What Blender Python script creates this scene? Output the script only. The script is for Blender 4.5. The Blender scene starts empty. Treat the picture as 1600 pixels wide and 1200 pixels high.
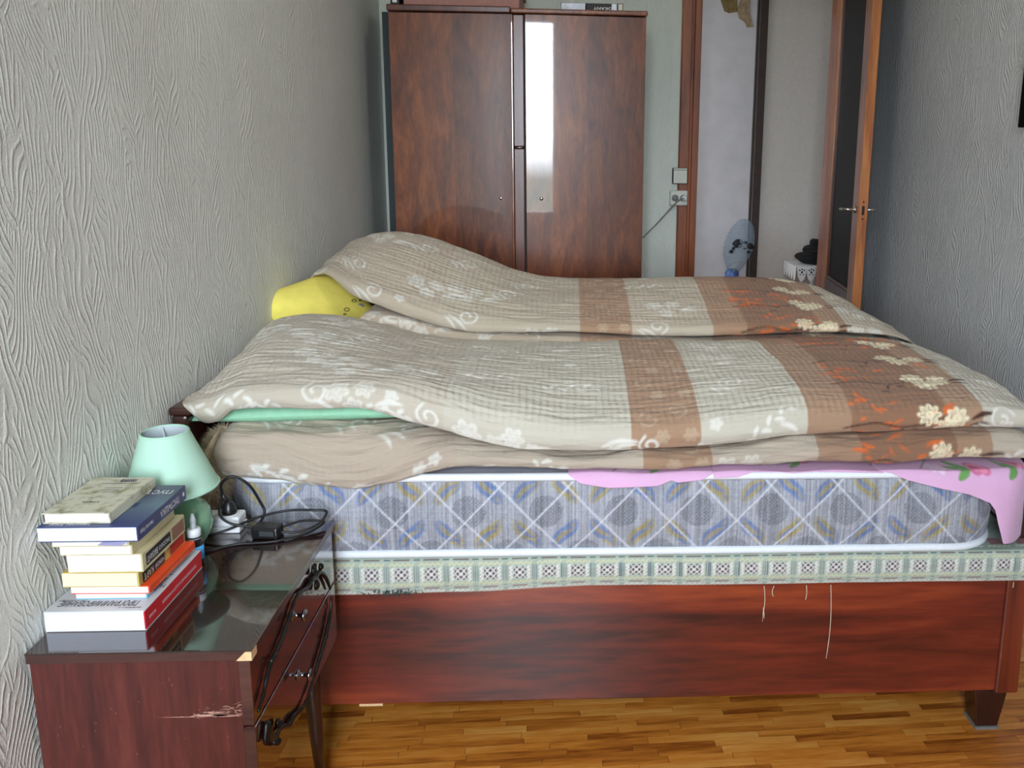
import bpy, bmesh, math, random
import numpy as np
from mathutils import Matrix, Vector

random.seed(7); rng = np.random.default_rng(7)
scene = bpy.context.scene
COL = scene.collection

# ------------------------------------------------------------------ camera, world, light, exposure
CAM_Z = 1.53
PITCH, YAW, ROLL = (math.radians(a) for a in (11.01, 3.11, -0.74))
cam_data = bpy.data.cameras.new('camera')
cam_data.sensor_fit = 'HORIZONTAL'; cam_data.sensor_width = 36.0
cam_data.lens = 1298.0 / 1600.0 * 36.0
cam_data.shift_x = -(958.0 - 800.0) / 1600.0
cam_data.shift_y = -(600.0 - 492.0) / 1600.0
cam_data.clip_start = 0.02; cam_data.clip_end = 60
cam = bpy.data.objects.new('camera', cam_data); COL.objects.link(cam)
_f = Vector((math.sin(YAW)*math.cos(PITCH), math.cos(YAW)*math.cos(PITCH), -math.sin(PITCH)))
_r0 = Vector((math.cos(YAW), -math.sin(YAW), 0)); _d0 = _f.cross(_r0)
_r = _r0*math.cos(ROLL) + _d0*math.sin(ROLL); _d = -_r0*math.sin(ROLL) + _d0*math.cos(ROLL)
cam.matrix_world = Matrix(((_r.x, -_d.x, -_f.x, 0), (_r.y, -_d.y, -_f.y, 0), (_r.z, -_d.z, -_f.z, CAM_Z), (0, 0, 0, 1)))
scene.camera = cam

world = bpy.data.worlds.new('overcast_sky'); scene.world = world; world.use_nodes = True
wn = world.node_tree; wn.nodes.clear()
wo = wn.nodes.new('ShaderNodeOutputWorld'); wb = wn.nodes.new('ShaderNodeBackground')
wt = wn.nodes.new('ShaderNodeTexCoord'); ws = wn.nodes.new('ShaderNodeSeparateXYZ'); wr = wn.nodes.new('ShaderNodeValToRGB')
wm = wn.nodes.new('ShaderNodeMath'); wm.operation = 'MULTIPLY_ADD'; wm.inputs[1].default_value = .5; wm.inputs[2].default_value = .5
wr.color_ramp.elements[0].position = .485; wr.color_ramp.elements[0].color = (.09, .11, .10, 1)
wr.color_ramp.elements[1].position = .51; wr.color_ramp.elements[1].color = (.86, .95, 1.06, 1)
wn.links.new(wt.outputs['Generated'], ws.inputs[0]); wn.links.new(ws.outputs[2], wm.inputs[0]); wn.links.new(wm.outputs[0], wr.inputs[0])
wn.links.new(wr.outputs[0], wb.inputs[0]); wb.inputs[1].default_value = 13.5; wn.links.new(wb.outputs[0], wo.inputs[0])

WIN = (-0.72, 0.20, 0.85, 2.90)            # window opening x0 x1 z0 z1 in the wall behind the camera
ROOM_Y0, ROOM_Y1, ROOM_X0, ROOM_X1, ROOM_H = -1.2, 4.42, -0.95, 1.55, 3.0
pl = bpy.data.lights.new('window_portal', 'AREA'); pl.shape = 'RECTANGLE'; pl.size = WIN[1]-WIN[0]; pl.size_y = WIN[3]-WIN[2]
pl.cycles.is_portal = True
po = bpy.data.objects.new('window_portal', pl); COL.objects.link(po)
po.location = ((WIN[0]+WIN[1])/2, ROOM_Y0-0.02, (WIN[2]+WIN[3])/2); po.rotation_euler = (math.radians(90), 0, 0)
hl = bpy.data.lights.new('hall_fill', 'AREA'); hl.shape = 'RECTANGLE'; hl.size = .9; hl.size_y = 1.6; hl.energy = 5.0; hl.color = (.95, .97, 1)  # added unseen area light to brighten the hall, no window behind it
ho = bpy.data.objects.new('hall_fill', hl); COL.objects.link(ho); ho.location = (-.42, 5.05, 1.7); ho.rotation_euler = (math.radians(90), 0, math.radians(-90))

FILL_POWER = 11.0                          # added fill lamp, out of view, built below with its glass bowl
vs = scene.view_settings
scene.display_settings.display_device = 'sRGB'
vs.view_transform = 'Standard'; vs.look = 'None'; vs.gamma = 1.0; vs.use_curve_mapping = False
vs.exposure = 1.40
scene.cycles.max_bounces = 8; scene.cycles.transparent_max_bounces = 6

# ------------------------------------------------------------------ helpers
def tag(o, label=None, cat=None, group=None, kind=None):
    if label: o['label'] = label
    if cat: o['category'] = cat
    if group: o['group'] = group
    if kind: o['kind'] = kind
    return o
def empty(name, loc=(0, 0, 0), label=None, cat=None, group=None, kind=None):
    o = bpy.data.objects.new(name, None); COL.objects.link(o); o.location = loc; o.empty_display_size = .05
    return tag(o, label, cat, group, kind)
def wloc(o):
    v = Vector((0, 0, 0))
    while o is not None:
        v += Vector(o.location); o = o.parent
    return v
def link(name, me, mat, parent=None):
    o = bpy.data.objects.new(name, me); COL.objects.link(o)
    if mat is not None and not me.materials: me.materials.append(mat)
    if parent is not None: o.parent = parent
    return o

class MB:
    def __init__(s): s.v = []; s.f = []; s.sm = []
    def add(s, vs_, fs, smooth=False):
        b = len(s.v); s.v += [tuple(v) for v in vs_]; s.f += [tuple(i+b for i in f) for f in fs]; s.sm += [smooth]*len(fs); return s
    def box(s, x0, x1, y0, y1, z0, z1, R=None):
        vv = [(x, y, z) for z in (z0, z1) for y in (y0, y1) for x in (x0, x1)]
        if R: vv = [R(v) for v in vv]
        return s.add(vv, [(0, 2, 3, 1), (4, 5, 7, 6), (0, 1, 5, 4), (2, 6, 7, 3), (0, 4, 6, 2), (1, 3, 7, 5)])
    def hexa(s, bottom, top):                                   # two quads, counter-clockwise from above
        return s.add(list(bottom)+list(top), [(3, 2, 1, 0), (4, 5, 6, 7), (0, 1, 5, 4), (1, 2, 6, 5), (2, 3, 7, 6), (3, 0, 4, 7)])
    def tube(s, pts, r, n=8, cap=True, smooth=True):
        pts = [Vector(p) for p in pts]; N = len(pts); rr = r if hasattr(r, '__len__') else [r]*N
        t0 = (pts[1]-pts[0]).normalized(); a = Vector((0, 0, 1)) if abs(t0.z) < .9 else Vector((1, 0, 0)); u = t0.cross(a).normalized()
        vv = []
        for i, p in enumerate(pts):
            t = (pts[min(i+1, N-1)]-pts[max(i-1, 0)]).normalized()
            u = (u - t*u.dot(t)).normalized(); w = t.cross(u)
            for k in range(n):
                an = 2*math.pi*k/n; vv.append(p + (u*math.cos(an)+w*math.sin(an))*rr[i])
        ff = [(i*n+k, i*n+(k+1) % n, (i+1)*n+(k+1) % n, (i+1)*n+k) for i in range(N-1) for k in range(n)]
        if cap: ff += [tuple(range(n-1, -1, -1)), tuple((N-1)*n+k for k in range(n))]
        return s.add(vv, ff, smooth)
    def lathe(s, prof, c, n=40, axis='z', smooth=True):
        vv = []
        for (r, h) in prof:
            for k in range(n):
                a = 2*math.pi*k/n
                p = (r*math.cos(a), r*math.sin(a), h)
                if axis == 'x': p = (h, r*math.cos(a), r*math.sin(a))
                if axis == 'y': p = (r*math.sin(a), h, r*math.cos(a))
                vv.append((c[0]+p[0], c[1]+p[1], c[2]+p[2]))
        N = len(prof)
        ff = [(i*n+k, i*n+(k+1) % n, (i+1)*n+(k+1) % n, (i+1)*n+k) for i in range(N-1) for k in range(n)]
        if prof[0][0] > 1e-6: ff.append(tuple(range(n-1, -1, -1)))
        if prof[-1][0] > 1e-6: ff.append(tuple((N-1)*n+k for k in range(n)))
        return s.add(vv, ff, smooth)
    def build(s, name, mat, parent=None, bevel=0, seg=2, auto=True):
        off = wloc(parent) if parent is not None else Vector((0, 0, 0))
        me = bpy.data.meshes.new(name); me.from_pydata([tuple(Vector(v)-off) for v in s.v], [], s.f)
        me.polygons.foreach_set('use_smooth', s.sm); me.validate(); me.update()
        bm = bmesh.new(); bm.from_mesh(me); bmesh.ops.recalc_face_normals(bm, faces=bm.faces); bm.to_mesh(me); bm.free()
        o = link(name, me, mat, parent)
        if bevel:
            m = o.modifiers.new('bevel', 'BEVEL'); m.width = bevel; m.segments = seg; m.limit_method = 'ANGLE'
        return o
def rotz(c, a):
    ca, sa = math.cos(a), math.sin(a)
    return lambda v: (c[0]+(v[0]-c[0])*ca-(v[1]-c[1])*sa, c[1]+(v[0]-c[0])*sa+(v[1]-c[1])*ca, v[2])
def spline(pts, n=8):
    pts = [Vector(p) for p in pts]; out = []
    for i in range(len(pts)-1):
        p0 = pts[max(i-1, 0)]; p1 = pts[i]; p2 = pts[i+1]; p3 = pts[min(i+2, len(pts)-1)]
        for k in range(n):
            t = k/n
            out.append(.5*((2*p1)+(p2-p0)*t+(2*p0-5*p1+4*p2-p3)*t*t+(3*p1-p0-3*p2+p3)*t**3))
    out.append(pts[-1]); return out
def text_mesh(s, size, org, r, u, mat, parent, name='lettering', width=None, align='CENTER', lift=.0006):
    cu = bpy.data.curves.new('t', 'FONT'); cu.body = s; cu.size = size; cu.align_x = align; cu.align_y = 'CENTER'; cu.extrude = .0
    cu.resolution_u = 2; cu.offset = size*.006
    to = bpy.data.objects.new('t', cu); COL.objects.link(to)
    dg = bpy.context.evaluated_depsgraph_get(); me = bpy.data.meshes.new_from_object(to.evaluated_get(dg))
    bpy.data.objects.remove(to)
    co = np.empty(len(me.vertices)*3); me.vertices.foreach_get('co', co); co = co.reshape(-1, 3)
    if width and len(co):
        w = np.ptp(co[:, 0]); co[:, 0] *= width/max(w, 1e-6)
    r = np.array(r, float); u = np.array(u, float); n = np.cross(r, u); off = np.array(wloc(parent))
    P = np.array(org, float) + co[:, :1]*r + co[:, 1:2]*u + n*lift - off
    me.vertices.foreach_set('co', P.ravel()); me.update(); me.materials.clear(); me.name = name
    return link(name, me, mat, parent)
def grid_mesh(name, P, mat, parent=None, col=None, uv=None, closed_v=False, smooth=True):
    """P: (nu, nv, 3) array -> mesh object; col: (nu,nv,3) linear colours; uv: (nu,nv,2)"""
    nu, nv = P.shape[:2]; off = np.array(wloc(parent)) if parent is not None else 0
    me = bpy.data.meshes.new(name)
    i = np.arange(nu-1)[:, None]; j = np.arange(nv if closed_v else nv-1)[None, :]; j2 = (j+1) % nv
    q = np.stack([i*nv+j, (i+1)*nv+j, (i+1)*nv+j2, i*nv+j2], -1).reshape(-1, 4)
    me.vertices.add(nu*nv); me.vertices.foreach_set('co', (P-off).astype(np.float32).ravel())
    me.loops.add(q.size); me.loops.foreach_set('vertex_index', q.astype(np.int32).ravel())
    me.polygons.add(len(q)); me.polygons.foreach_set('loop_start', np.arange(0, q.size, 4, dtype=np.int32))
    me.polygons.foreach_set('use_smooth', np.full(len(q), smooth))
    if uv is not None:
        L = me.uv_layers.new(name='uv'); L.data.foreach_set('uv', uv.reshape(-1, 2)[q.ravel()].astype(np.float32).ravel())
    if col is not None:
        a = me.color_attributes.new('print', 'FLOAT_COLOR', 'POINT')
        c4 = np.concatenate([col.reshape(-1, 3), np.ones((nu*nv, 1))], 1); a.data.foreach_set('color', c4.astype(np.float32).ravel())
    me.update(); me.validate()
    return link(name, me, mat, parent)
def srgb(r, g, b):
    f = lambda c: ((c/255)/12.92 if c/255 <= .04045 else ((c/255+.055)/1.055)**2.4)
    return (f(r), f(g), f(b))

# ---------------- materials
def new_mat(name):
    m = bpy.data.materials.new(name); m.use_nodes = True; nt = m.node_tree
    return m, nt, nt.nodes['Principled BSDF']
def plain(name, c, rough=.5, metal=0, coat=0, ior=1.5, noise=0, nscale=60, bump=0, bscale=200, spec=None, trans=0, alpha=1):
    m, nt, b = new_mat(name); c = c if len(c) == 4 else (*c, 1)
    b.inputs['Base Color'].default_value = c; b.inputs['Roughness'].default_value = rough; b.inputs['Metallic'].default_value = metal
    b.inputs['Coat Weight'].default_value = coat; b.inputs['IOR'].default_value = ior; b.inputs['Coat Roughness'].default_value = .05
    b.inputs['Transmission Weight'].default_value = trans; b.inputs['Alpha'].default_value = alpha
    tc = nt.nodes.new('ShaderNodeTexCoord')
    if noise:
        n = nt.nodes.new('ShaderNodeTexNoise'); n.inputs['Scale'].default_value = nscale; n.inputs['Detail'].default_value = 4
        nt.links.new(tc.outputs['Object'], n.inputs['Vector'])
        r = nt.nodes.new('ShaderNodeValToRGB'); r.color_ramp.elements[0].color = (*[x*(1-noise) for x in c[:3]], 1); r.color_ramp.elements[1].color = (*[min(1, x*(1+noise)) for x in c[:3]], 1)
        r.color_ramp.elements[0].position = .3; r.color_ramp.elements[1].position = .7
        nt.links.new(n.outputs[0], r.inputs[0]); nt.links.new(r.outputs[0], b.inputs['Base Color'])
    if bump:
        n = nt.nodes.new('ShaderNodeTexNoise'); n.inputs['Scale'].default_value = bscale; n.inputs['Detail'].default_value = 3
        nt.links.new(tc.outputs['Object'], n.inputs['Vector'])
        bp = nt.nodes.new('ShaderNodeBump'); bp.inputs['Strength'].default_value = bump; bp.inputs['Distance'].default_value = .004
        nt.links.new(n.outputs[0], bp.inputs['Height']); nt.links.new(bp.outputs[0], b.inputs['Normal'])
    return m
def wood(name, dark, mid, light, axis='x', scale=9, rough=.35, coat=.6, coat_rough=.06, coat_ior=1.6, stretch=14, figure=.5, wear=0, wear_col=(.6, .45, .38), rnd=0, bump=.05):
    m, nt, b = new_mat(name); N = nt.nodes.new; L = nt.links.new
    tc = N('ShaderNodeTexCoord'); mp = N('ShaderNodeMapping')
    s = {'x': (1/stretch, 1, 1), 'y': (1, 1/stretch, 1), 'z': (1, 1, 1/stretch)}[axis]
    mp.inputs['Scale'].default_value = s; L(tc.outputs['Object'], mp.inputs['Vector'])
    vec = mp.outputs[0]
    if rnd:
        oi = N('ShaderNodeObjectInfo'); ge = N('ShaderNodeNewGeometry'); ad = N('ShaderNodeMath'); ad.operation = 'ADD'
        L(oi.outputs['Random'], ad.inputs[0]); L(ge.outputs['Random Per Island'], ad.inputs[1]); fr = N('ShaderNodeMath'); fr.operation = 'FRACT'; L(ad.outputs[0], fr.inputs[0])
        mu = N('ShaderNodeVectorMath'); mu.operation = 'ADD'; sc = N('ShaderNodeMath'); sc.operation = 'MULTIPLY'; sc.inputs[1].default_value = 37
        L(fr.outputs[0], sc.inputs[0]); L(vec, mu.inputs[0]); L(sc.outputs[0], mu.inputs[1]); vec = mu.outputs[0]
    n1 = N('ShaderNodeTexNoise'); n1.inputs['Scale'].default_value = scale; n1.inputs['Detail'].default_value = 6; n1.inputs['Distortion'].default_value = figure
    n2 = N('ShaderNodeTexNoise'); n2.inputs['Scale'].default_value = scale*9; n2.inputs['Detail'].default_value = 3
    L(vec, n1.inputs['Vector']); L(vec, n2.inputs['Vector'])
    mx = N('ShaderNodeMath'); mx.operation = 'MULTIPLY_ADD'; mx.inputs[1].default_value = .35; L(n2.outputs[0], mx.inputs[0])
    m8 = N('ShaderNodeMath'); m8.operation = 'MULTIPLY_ADD'; m8.inputs[1].default_value = .9; m8.inputs[2].default_value = -.12; L(n1.outputs[0], m8.inputs[0]); L(m8.outputs[0], mx.inputs[2])
    fac = mx.outputs[0]
    if rnd:
        a2 = N('ShaderNodeMath'); a2.operation = 'MULTIPLY_ADD'; a2.inputs[1].default_value = rnd; a2.inputs[2].default_value = -rnd/2; L(fr.outputs[0], a2.inputs[0])
        a3 = N('ShaderNodeMath'); a3.operation = 'ADD'; L(a2.outputs[0], a3.inputs[0]); L(fac, a3.inputs[1]); fac = a3.outputs[0]
    r = N('ShaderNodeValToRGB'); e = r.color_ramp.elements; e[0].position = .3; e[0].color = (*dark, 1); e[1].position = .75; e[1].color = (*light, 1)
    em = e.new(.52); em.color = (*mid, 1); L(fac, r.inputs[0]); colr = r.outputs[0]
    if wear:
        nw = N('ShaderNodeTexNoise'); nw.inputs['Scale'].default_value = 26; nw.inputs['Detail'].default_value = 8; nw.inputs['Roughness'].default_value = .75; L(tc.outputs['Object'], nw.inputs['Vector'])
        rw = N('ShaderNodeValToRGB'); rw.color_ramp.elements[0].position = .70-wear*.08; rw.color_ramp.elements[1].position = .75; rw.color_ramp.elements[0].color = (0, 0, 0, 1); rw.color_ramp.elements[1].color = (.6, .6, .6, 1)
        L(nw.outputs[0], rw.inputs[0]); mi = N('ShaderNodeMixRGB'); mi.inputs[2].default_value = (*wear_col, 1); L(rw.outputs[0], mi.inputs[0]); L(colr, mi.inputs[1]); colr = mi.outputs[0]
    L(colr, b.inputs['Base Color']); b.inputs['Roughness'].default_value = rough
    b.inputs['Coat Weight'].default_value = coat; b.inputs['Coat Roughness'].default_value = coat_rough; b.inputs['Coat IOR'].default_value = coat_ior
    if bump:
        bp = N('ShaderNodeBump'); bp.inputs['Strength'].default_value = bump; bp.inputs['Distance'].default_value = .002; L(n2.outputs[0], bp.inputs['Height']); L(bp.outputs[0], b.inputs['Normal'])
    return m
def wallpaper(name, c, horiz='y', strength=.8, c2=None):
    """embossed wallpaper: bundles of wavy upright strands on a grainy ground"""
    m, nt, b = new_mat(name); N = nt.nodes.new; L = nt.links.new
    tc = N('ShaderNodeTexCoord'); sp = N('ShaderNodeSeparateXYZ'); L(tc.outputs['Object'], sp.inputs[0])
    cb = N('ShaderNodeCombineXYZ'); L(sp.outputs[1 if horiz == 'y' else 0], cb.inputs[0]); L(sp.outputs[2], cb.inputs[1])
    def mathn(op, a, bb=None, c_=None):
        n = N('ShaderNodeMath'); n.operation = op
        for i, x in enumerate((a, bb, c_)):
            if x is None: continue
            if isinstance(x, (int, float)): n.inputs[i].default_value = x
            else: L(x, n.inputs[i])
        return n.outputs[0]
    def noise(scale, sx, sy, off, detail=2, rough=.5):
        mp = N('ShaderNodeMapping'); mp.inputs['Scale'].default_value = (sx, sy, 1); mp.inputs['Location'].default_value = (off, off*1.7, off*.3); L(cb.outputs[0], mp.inputs[0])
        n = N('ShaderNodeTexNoise'); n.inputs['Scale'].default_value = scale; n.inputs['Detail'].default_value = detail; n.inputs['Roughness'].default_value = rough; L(mp.outputs[0], n.inputs['Vector']); return n.outputs[0]
    h = sp.outputs[1 if horiz == 'y' else 0]
    layers = []
    for k, (off, amp, fr, tilt) in enumerate(((3.1, .16, 470, .0), (11.7, .18, 440, .30), (23.3, .15, 500, -.32))):
        w = mathn('MULTIPLY_ADD', noise(6.0, 1.2, .6, off, 1.5), amp, mathn('MULTIPLY_ADD', sp.outputs[2], tilt, h))
        s = mathn('SINE', mathn('MULTIPLY', w, fr)); s = mathn('MULTIPLY_ADD', s, .5, .5); s = mathn('POWER', s, 3.0)
        brk = N('ShaderNodeMapRange'); brk.inputs[1].default_value = .36; brk.inputs[2].default_value = .56; L(noise(30, 2.2, .5, off+5, 2), brk.inputs[0])
        layers.append(mathn('MULTIPLY', s, mathn('MULTIPLY_ADD', brk.outputs[0], .9, .1)))          # strands start, swell and break off
    def patch(off, a, b_):
        mr = N('ShaderNodeMapRange'); mr.inputs[1].default_value = a; mr.inputs[2].default_value = b_; L(noise(15, 1.1, .42, off, 1), mr.inputs[0]); return mr.outputs[0]
    def mix(f, a, bb): return mathn('ADD', mathn('MULTIPLY', a, mathn('SUBTRACT', 1, f)), mathn('MULTIPLY', bb, f))
    hgt = mix(patch(67, .52, .55), mix(patch(41, .47, .50), layers[0], layers[1]), layers[2])
    hgt = mathn('ADD', hgt, mathn('MULTIPLY', noise(230, 1, 1, 5, 3, .7), 1.0))
    bp = N('ShaderNodeBump'); bp.inputs['Strength'].default_value = strength; bp.inputs['Distance'].default_value = .0035; L(hgt, bp.inputs['Height']); L(bp.outputs[0], b.inputs['Normal'])
    r = N('ShaderNodeValToRGB'); c2 = c2 or tuple(x*.93 for x in c); r.color_ramp.elements[0].color = (*c2, 1); r.color_ramp.elements[1].color = (*c, 1); r.color_ramp.elements[0].position = .35; r.color_ramp.elements[1].position = .65
    L(noise(2.2, 1, .7, 77, 3), r.inputs[0]); L(r.outputs[0], b.inputs['Base Color'])
    b.inputs['Roughness'].default_value = .75; b.inputs['Specular IOR Level'].default_value = .25
    return m
def cloth_print(name, rough=.9, grid=0.0, grain=.25, wavelength=(.0175, .021), sheen=.15, weave=900, only_top=0):
    """fabric whose printed colour is stored on the mesh; woven grain and puckers as fine relief"""
    m, nt, b = new_mat(name); N = nt.nodes.new; L = nt.links.new
    at = N('ShaderNodeAttribute'); at.attribute_name = 'print'; L(at.outputs[0], b.inputs['Base Color'])
    b.inputs['Roughness'].default_value = rough; b.inputs['Sheen Weight'].default_value = sheen; b.inputs['Specular IOR Level'].default_value = .2
    uv = N('ShaderNodeUVMap'); uv.uv_map = 'uv'
    def mathn(op, a, bb=None, c_=None):
        n = N('ShaderNodeMath'); n.operation = op
        for i, x in enumerate((a, bb, c_)):
            if x is None: continue
            if isinstance(x, (int, float)): n.inputs[i].default_value = x
            else: L(x, n.inputs[i])
        return n.outputs[0]
    def noise(scale, sx, sy, detail=3):
        mp = N('ShaderNodeMapping'); mp.inputs['Scale'].default_value = (sx, sy, 1); L(uv.outputs[0], mp.inputs[0])
        n = N('ShaderNodeTexNoise'); n.inputs['Scale'].default_value = scale; n.inputs['Detail'].default_value = detail; L(mp.outputs[0], n.inputs['Vector']); return n.outputs[0]
    hgt = mathn('MULTIPLY', noise(weave, 1, 1, 2), grain)
    hgt = mathn('ADD', hgt, mathn('MULTIPLY', noise(26, .35, 2.2, 5), grain*6))     # fine creases along the length
    if grid:
        sp = N('ShaderNodeSeparateXYZ'); L(uv.outputs[0], sp.inputs[0])
        u = mathn('MULTIPLY_ADD', noise(9, 1, 1, 2), .02, sp.outputs[0]); v = mathn('MULTIPLY_ADD', noise(12, .6, 1.2, 2), .03, sp.outputs[1])
        su = mathn('SINE', mathn('MULTIPLY', u, 2*math.pi/wavelength[0])); sv = mathn('SINE', mathn('MULTIPLY', v, 2*math.pi/wavelength[1]))
        ku = mathn('MULTIPLY_ADD', noise(14, 1, 1, 2), 2.0, -.2); kv = mathn('MULTIPLY_ADD', noise(17, 1.6, .8, 2), 2.0, -.35)
        g = mathn('MULTIPLY', mathn('ADD', mathn('MULTIPLY', su, ku), mathn('MULTIPLY', sv, kv)), grid)
        g = mathn('ADD', g, mathn('MULTIPLY', noise(70, .45, 2.0, 3), grid*2.2))
        mr = N('ShaderNodeMapRange'); mr.inputs[1].default_value = only_top-.03; mr.inputs[2].default_value = only_top+.03; L(sp.outputs[1], mr.inputs[0])
        hgt = mathn('ADD', hgt, mathn('MULTIPLY', g, mathn('MULTIPLY_ADD', mr.outputs[0], .92, .08)))
    bp = N('ShaderNodeBump'); bp.inputs['Strength'].default_value = .9; bp.inputs['Distance'].default_value = .003; L(hgt, bp.inputs['Height']); L(bp.outputs[0], b.inputs['Normal'])
    return m

MAT = {}
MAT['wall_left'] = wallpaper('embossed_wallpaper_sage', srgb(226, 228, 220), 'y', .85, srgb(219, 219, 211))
MAT['wall_right'] = wallpaper('embossed_wallpaper_grey_dimmed', srgb(206, 208, 208), 'y', .9, srgb(198, 200, 201))  # grey paper, darkened so the colour carries this wall's weaker light
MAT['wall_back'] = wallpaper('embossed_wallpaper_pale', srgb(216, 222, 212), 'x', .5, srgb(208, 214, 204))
MAT['ceiling'] = plain('white_ceiling_paint', (.78, .78, .76), .9, noise=.04, nscale=6)
MAT['plaster'] = plain('hall_plaster', srgb(196, 194, 198), .85, noise=.06, nscale=9, bump=.12, bscale=60)
MAT['plaster2'] = plain('hall_wallpaper', srgb(196, 190, 184), .85, noise=.04, nscale=40, bump=.15, bscale=120)
MAT['parquet'] = wood('varnished_parquet', srgb(140, 72, 22), srgb(210, 130, 48), srgb(232, 168, 84), 'x', 16, .34, .5, .14, 1.5, 10, .3, wear=.3, wear_col=srgb(160, 140, 124), rnd=.24)
MAT['floor_gap'] = plain('dark_floor_joint', srgb(46, 26, 12), .8, noise=.2)
MAT['bed_wood'] = wood('mahogany_bed_side', srgb(52, 17, 13), srgb(108, 38, 24), srgb(154, 68, 36), 'x', 7, .38, .6, .25, 1.5, 9, .8, wear=.2, wear_col=srgb(170, 90, 60))
MAT['bed_dark'] = wood('dark_bed_wood', srgb(26, 10, 8), srgb(54, 22, 15), srgb(84, 38, 24), 'z', 8, .4, .4, .2, 1.5)
MAT['bed_post'] = wood('bed_post_wood', srgb(70, 22, 12), srgb(112, 44, 24), srgb(140, 62, 34), 'z', 8, .4, .5, .2, 1.5, wear=.4)
MAT['ns_side'] = wood('nightstand_side_veneer', srgb(50, 20, 18), srgb(82, 34, 30), srgb(112, 52, 44), 'z', 16, .42, .35, .25, 1.5, 10, .3, wear=.15)
MAT['ns_top'] = wood('polished_nightstand_top', srgb(24, 12, 10), srgb(40, 20, 17), srgb(62, 32, 26), 'y', 10, .16, 1.0, .015, 1.75, 12, .4, bump=0)
MAT['ns_front'] = wood('polished_drawer_front', srgb(40, 12, 9), srgb(70, 22, 14), srgb(98, 36, 22), 'y', 10, .2, 1.0, .02, 1.9, 12, .4, bump=0)
MAT['ns_edge'] = wood('dark_edge_strip', srgb(40, 22, 20), srgb(66, 38, 34), srgb(86, 54, 46), 'x', 14, .4, .5, .1)
MAT['raw_wood'] = plain('bare_pale_wood', srgb(222, 186, 140), .7, noise=.12, nscale=80)
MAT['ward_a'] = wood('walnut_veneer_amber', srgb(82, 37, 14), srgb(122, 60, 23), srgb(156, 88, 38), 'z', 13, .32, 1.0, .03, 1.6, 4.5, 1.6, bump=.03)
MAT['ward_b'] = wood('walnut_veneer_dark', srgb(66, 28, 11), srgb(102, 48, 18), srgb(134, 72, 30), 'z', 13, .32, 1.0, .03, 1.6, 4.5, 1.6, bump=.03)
MAT['ward_strip'] = wood('wardrobe_strip', srgb(50, 20, 10), srgb(88, 38, 20), srgb(120, 58, 32), 'z', 12, .35, .4, .25, 1.5, bump=.02)
MAT['ward_side'] = plain('dark_wardrobe_case', srgb(40, 36, 34), .6, noise=.2, nscale=30)
MAT['door_wood'] = wood('varnished_pine', srgb(112, 56, 24), srgb(176, 104, 52), srgb(206, 138, 78), 'z', 10, .35, .5, .15, 1.5, 12, 1.2, wear=.1, wear_col=srgb(90, 40, 20))
MAT['door_dark'] = wood('dark_varnished_pine', srgb(44, 22, 12), srgb(84, 44, 24), srgb(120, 70, 40), 'z', 10, .35, .5, .15, 1.5, 12, 1.2)
MAT['casing'] = wood('red_brown_door_casing', srgb(84, 40, 18), srgb(136, 70, 33), srgb(166, 96, 50), 'z', 11, .35, .7, .12, 1.5, 12, 1.0)
MAT['hall_trim'] = plain('very_dark_brown_trim', srgb(48, 30, 22), .5, noise=.25, nscale=30)
MAT['dark_glass'] = plain('dark_door_glass', srgb(18, 16, 15), .45, noise=.1, ior=1.25)
MAT['metal'] = plain('brushed_metal', (.62, .61, .58), .28, 1, noise=.1)
MAT['dark_metal'] = plain('blackened_metal', srgb(30, 28, 25), .38, .6, noise=.25, nscale=90)
MAT['knob'] = plain('dark_chrome', (.22, .21, .23), .16, 1, noise=.1)
MAT['brass'] = plain('brass_ferrule', srgb(196, 150, 84), .35, .9, noise=.1)
MAT['white_plastic'] = plain('white_plastic', srgb(226, 228, 230), .35, noise=.02)
MAT['cream_plastic'] = plain('aged_cream_plastic', srgb(206, 208, 196), .4, noise=.04)
MAT['grey_plastic'] = plain('socket_grey', srgb(120, 122, 118), .5, noise=.05)
MAT['black_plastic'] = plain('black_plastic', srgb(24, 24, 26), .35, noise=.1)
MAT['cable'] = plain('black_cable_rubber', srgb(16, 16, 18), .5, noise=.1)
MAT['grey_cable'] = plain('grey_flex', srgb(120, 118, 112), .5, noise=.1)
MAT['tv'] = plain('black_screen', srgb(5, 5, 6), .6, noise=.1, ior=1.2)
MAT['ink'] = plain('black_ink', srgb(22, 22, 24), .7, noise=.1)
MAT['white_ink'] = plain('white_ink', srgb(236, 236, 238), .7, noise=.02)
MAT['grey_ink'] = plain('grey_ink', srgb(120, 118, 110), .8, noise=.05)
MAT['thread'] = plain('pale_thread', srgb(206, 190, 168), .9, noise=.05)
MAT['piping'] = plain('white_mattress_tape', srgb(232, 238, 244), .55, noise=.03, nscale=90, bump=.15, bscale=400)

# ------------------------------------------------------------------ room
def struct(name, mb, mat, bevel=0):
    return tag(mb.build(name, mat, None, bevel), kind='structure')
T = .12
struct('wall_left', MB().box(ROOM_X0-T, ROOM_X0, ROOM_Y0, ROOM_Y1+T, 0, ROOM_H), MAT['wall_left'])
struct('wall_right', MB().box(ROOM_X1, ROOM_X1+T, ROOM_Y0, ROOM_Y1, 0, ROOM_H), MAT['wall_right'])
DX0, DX1, DTOP = .675, 1.385, 2.62
wb_ = MB().box(ROOM_X0, DX0-.02, ROOM_Y1, ROOM_Y1+T, 0, ROOM_H).box(DX1+.02, ROOM_X1+T, ROOM_Y1, ROOM_Y1+T, 0, ROOM_H).box(DX0-.02, DX1+.02, ROOM_Y1, ROOM_Y1+T, DTOP, ROOM_H)
struct('wall_back', wb_, MAT['wall_back'])
wx0, wx1, wz0, wz1 = WIN
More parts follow.
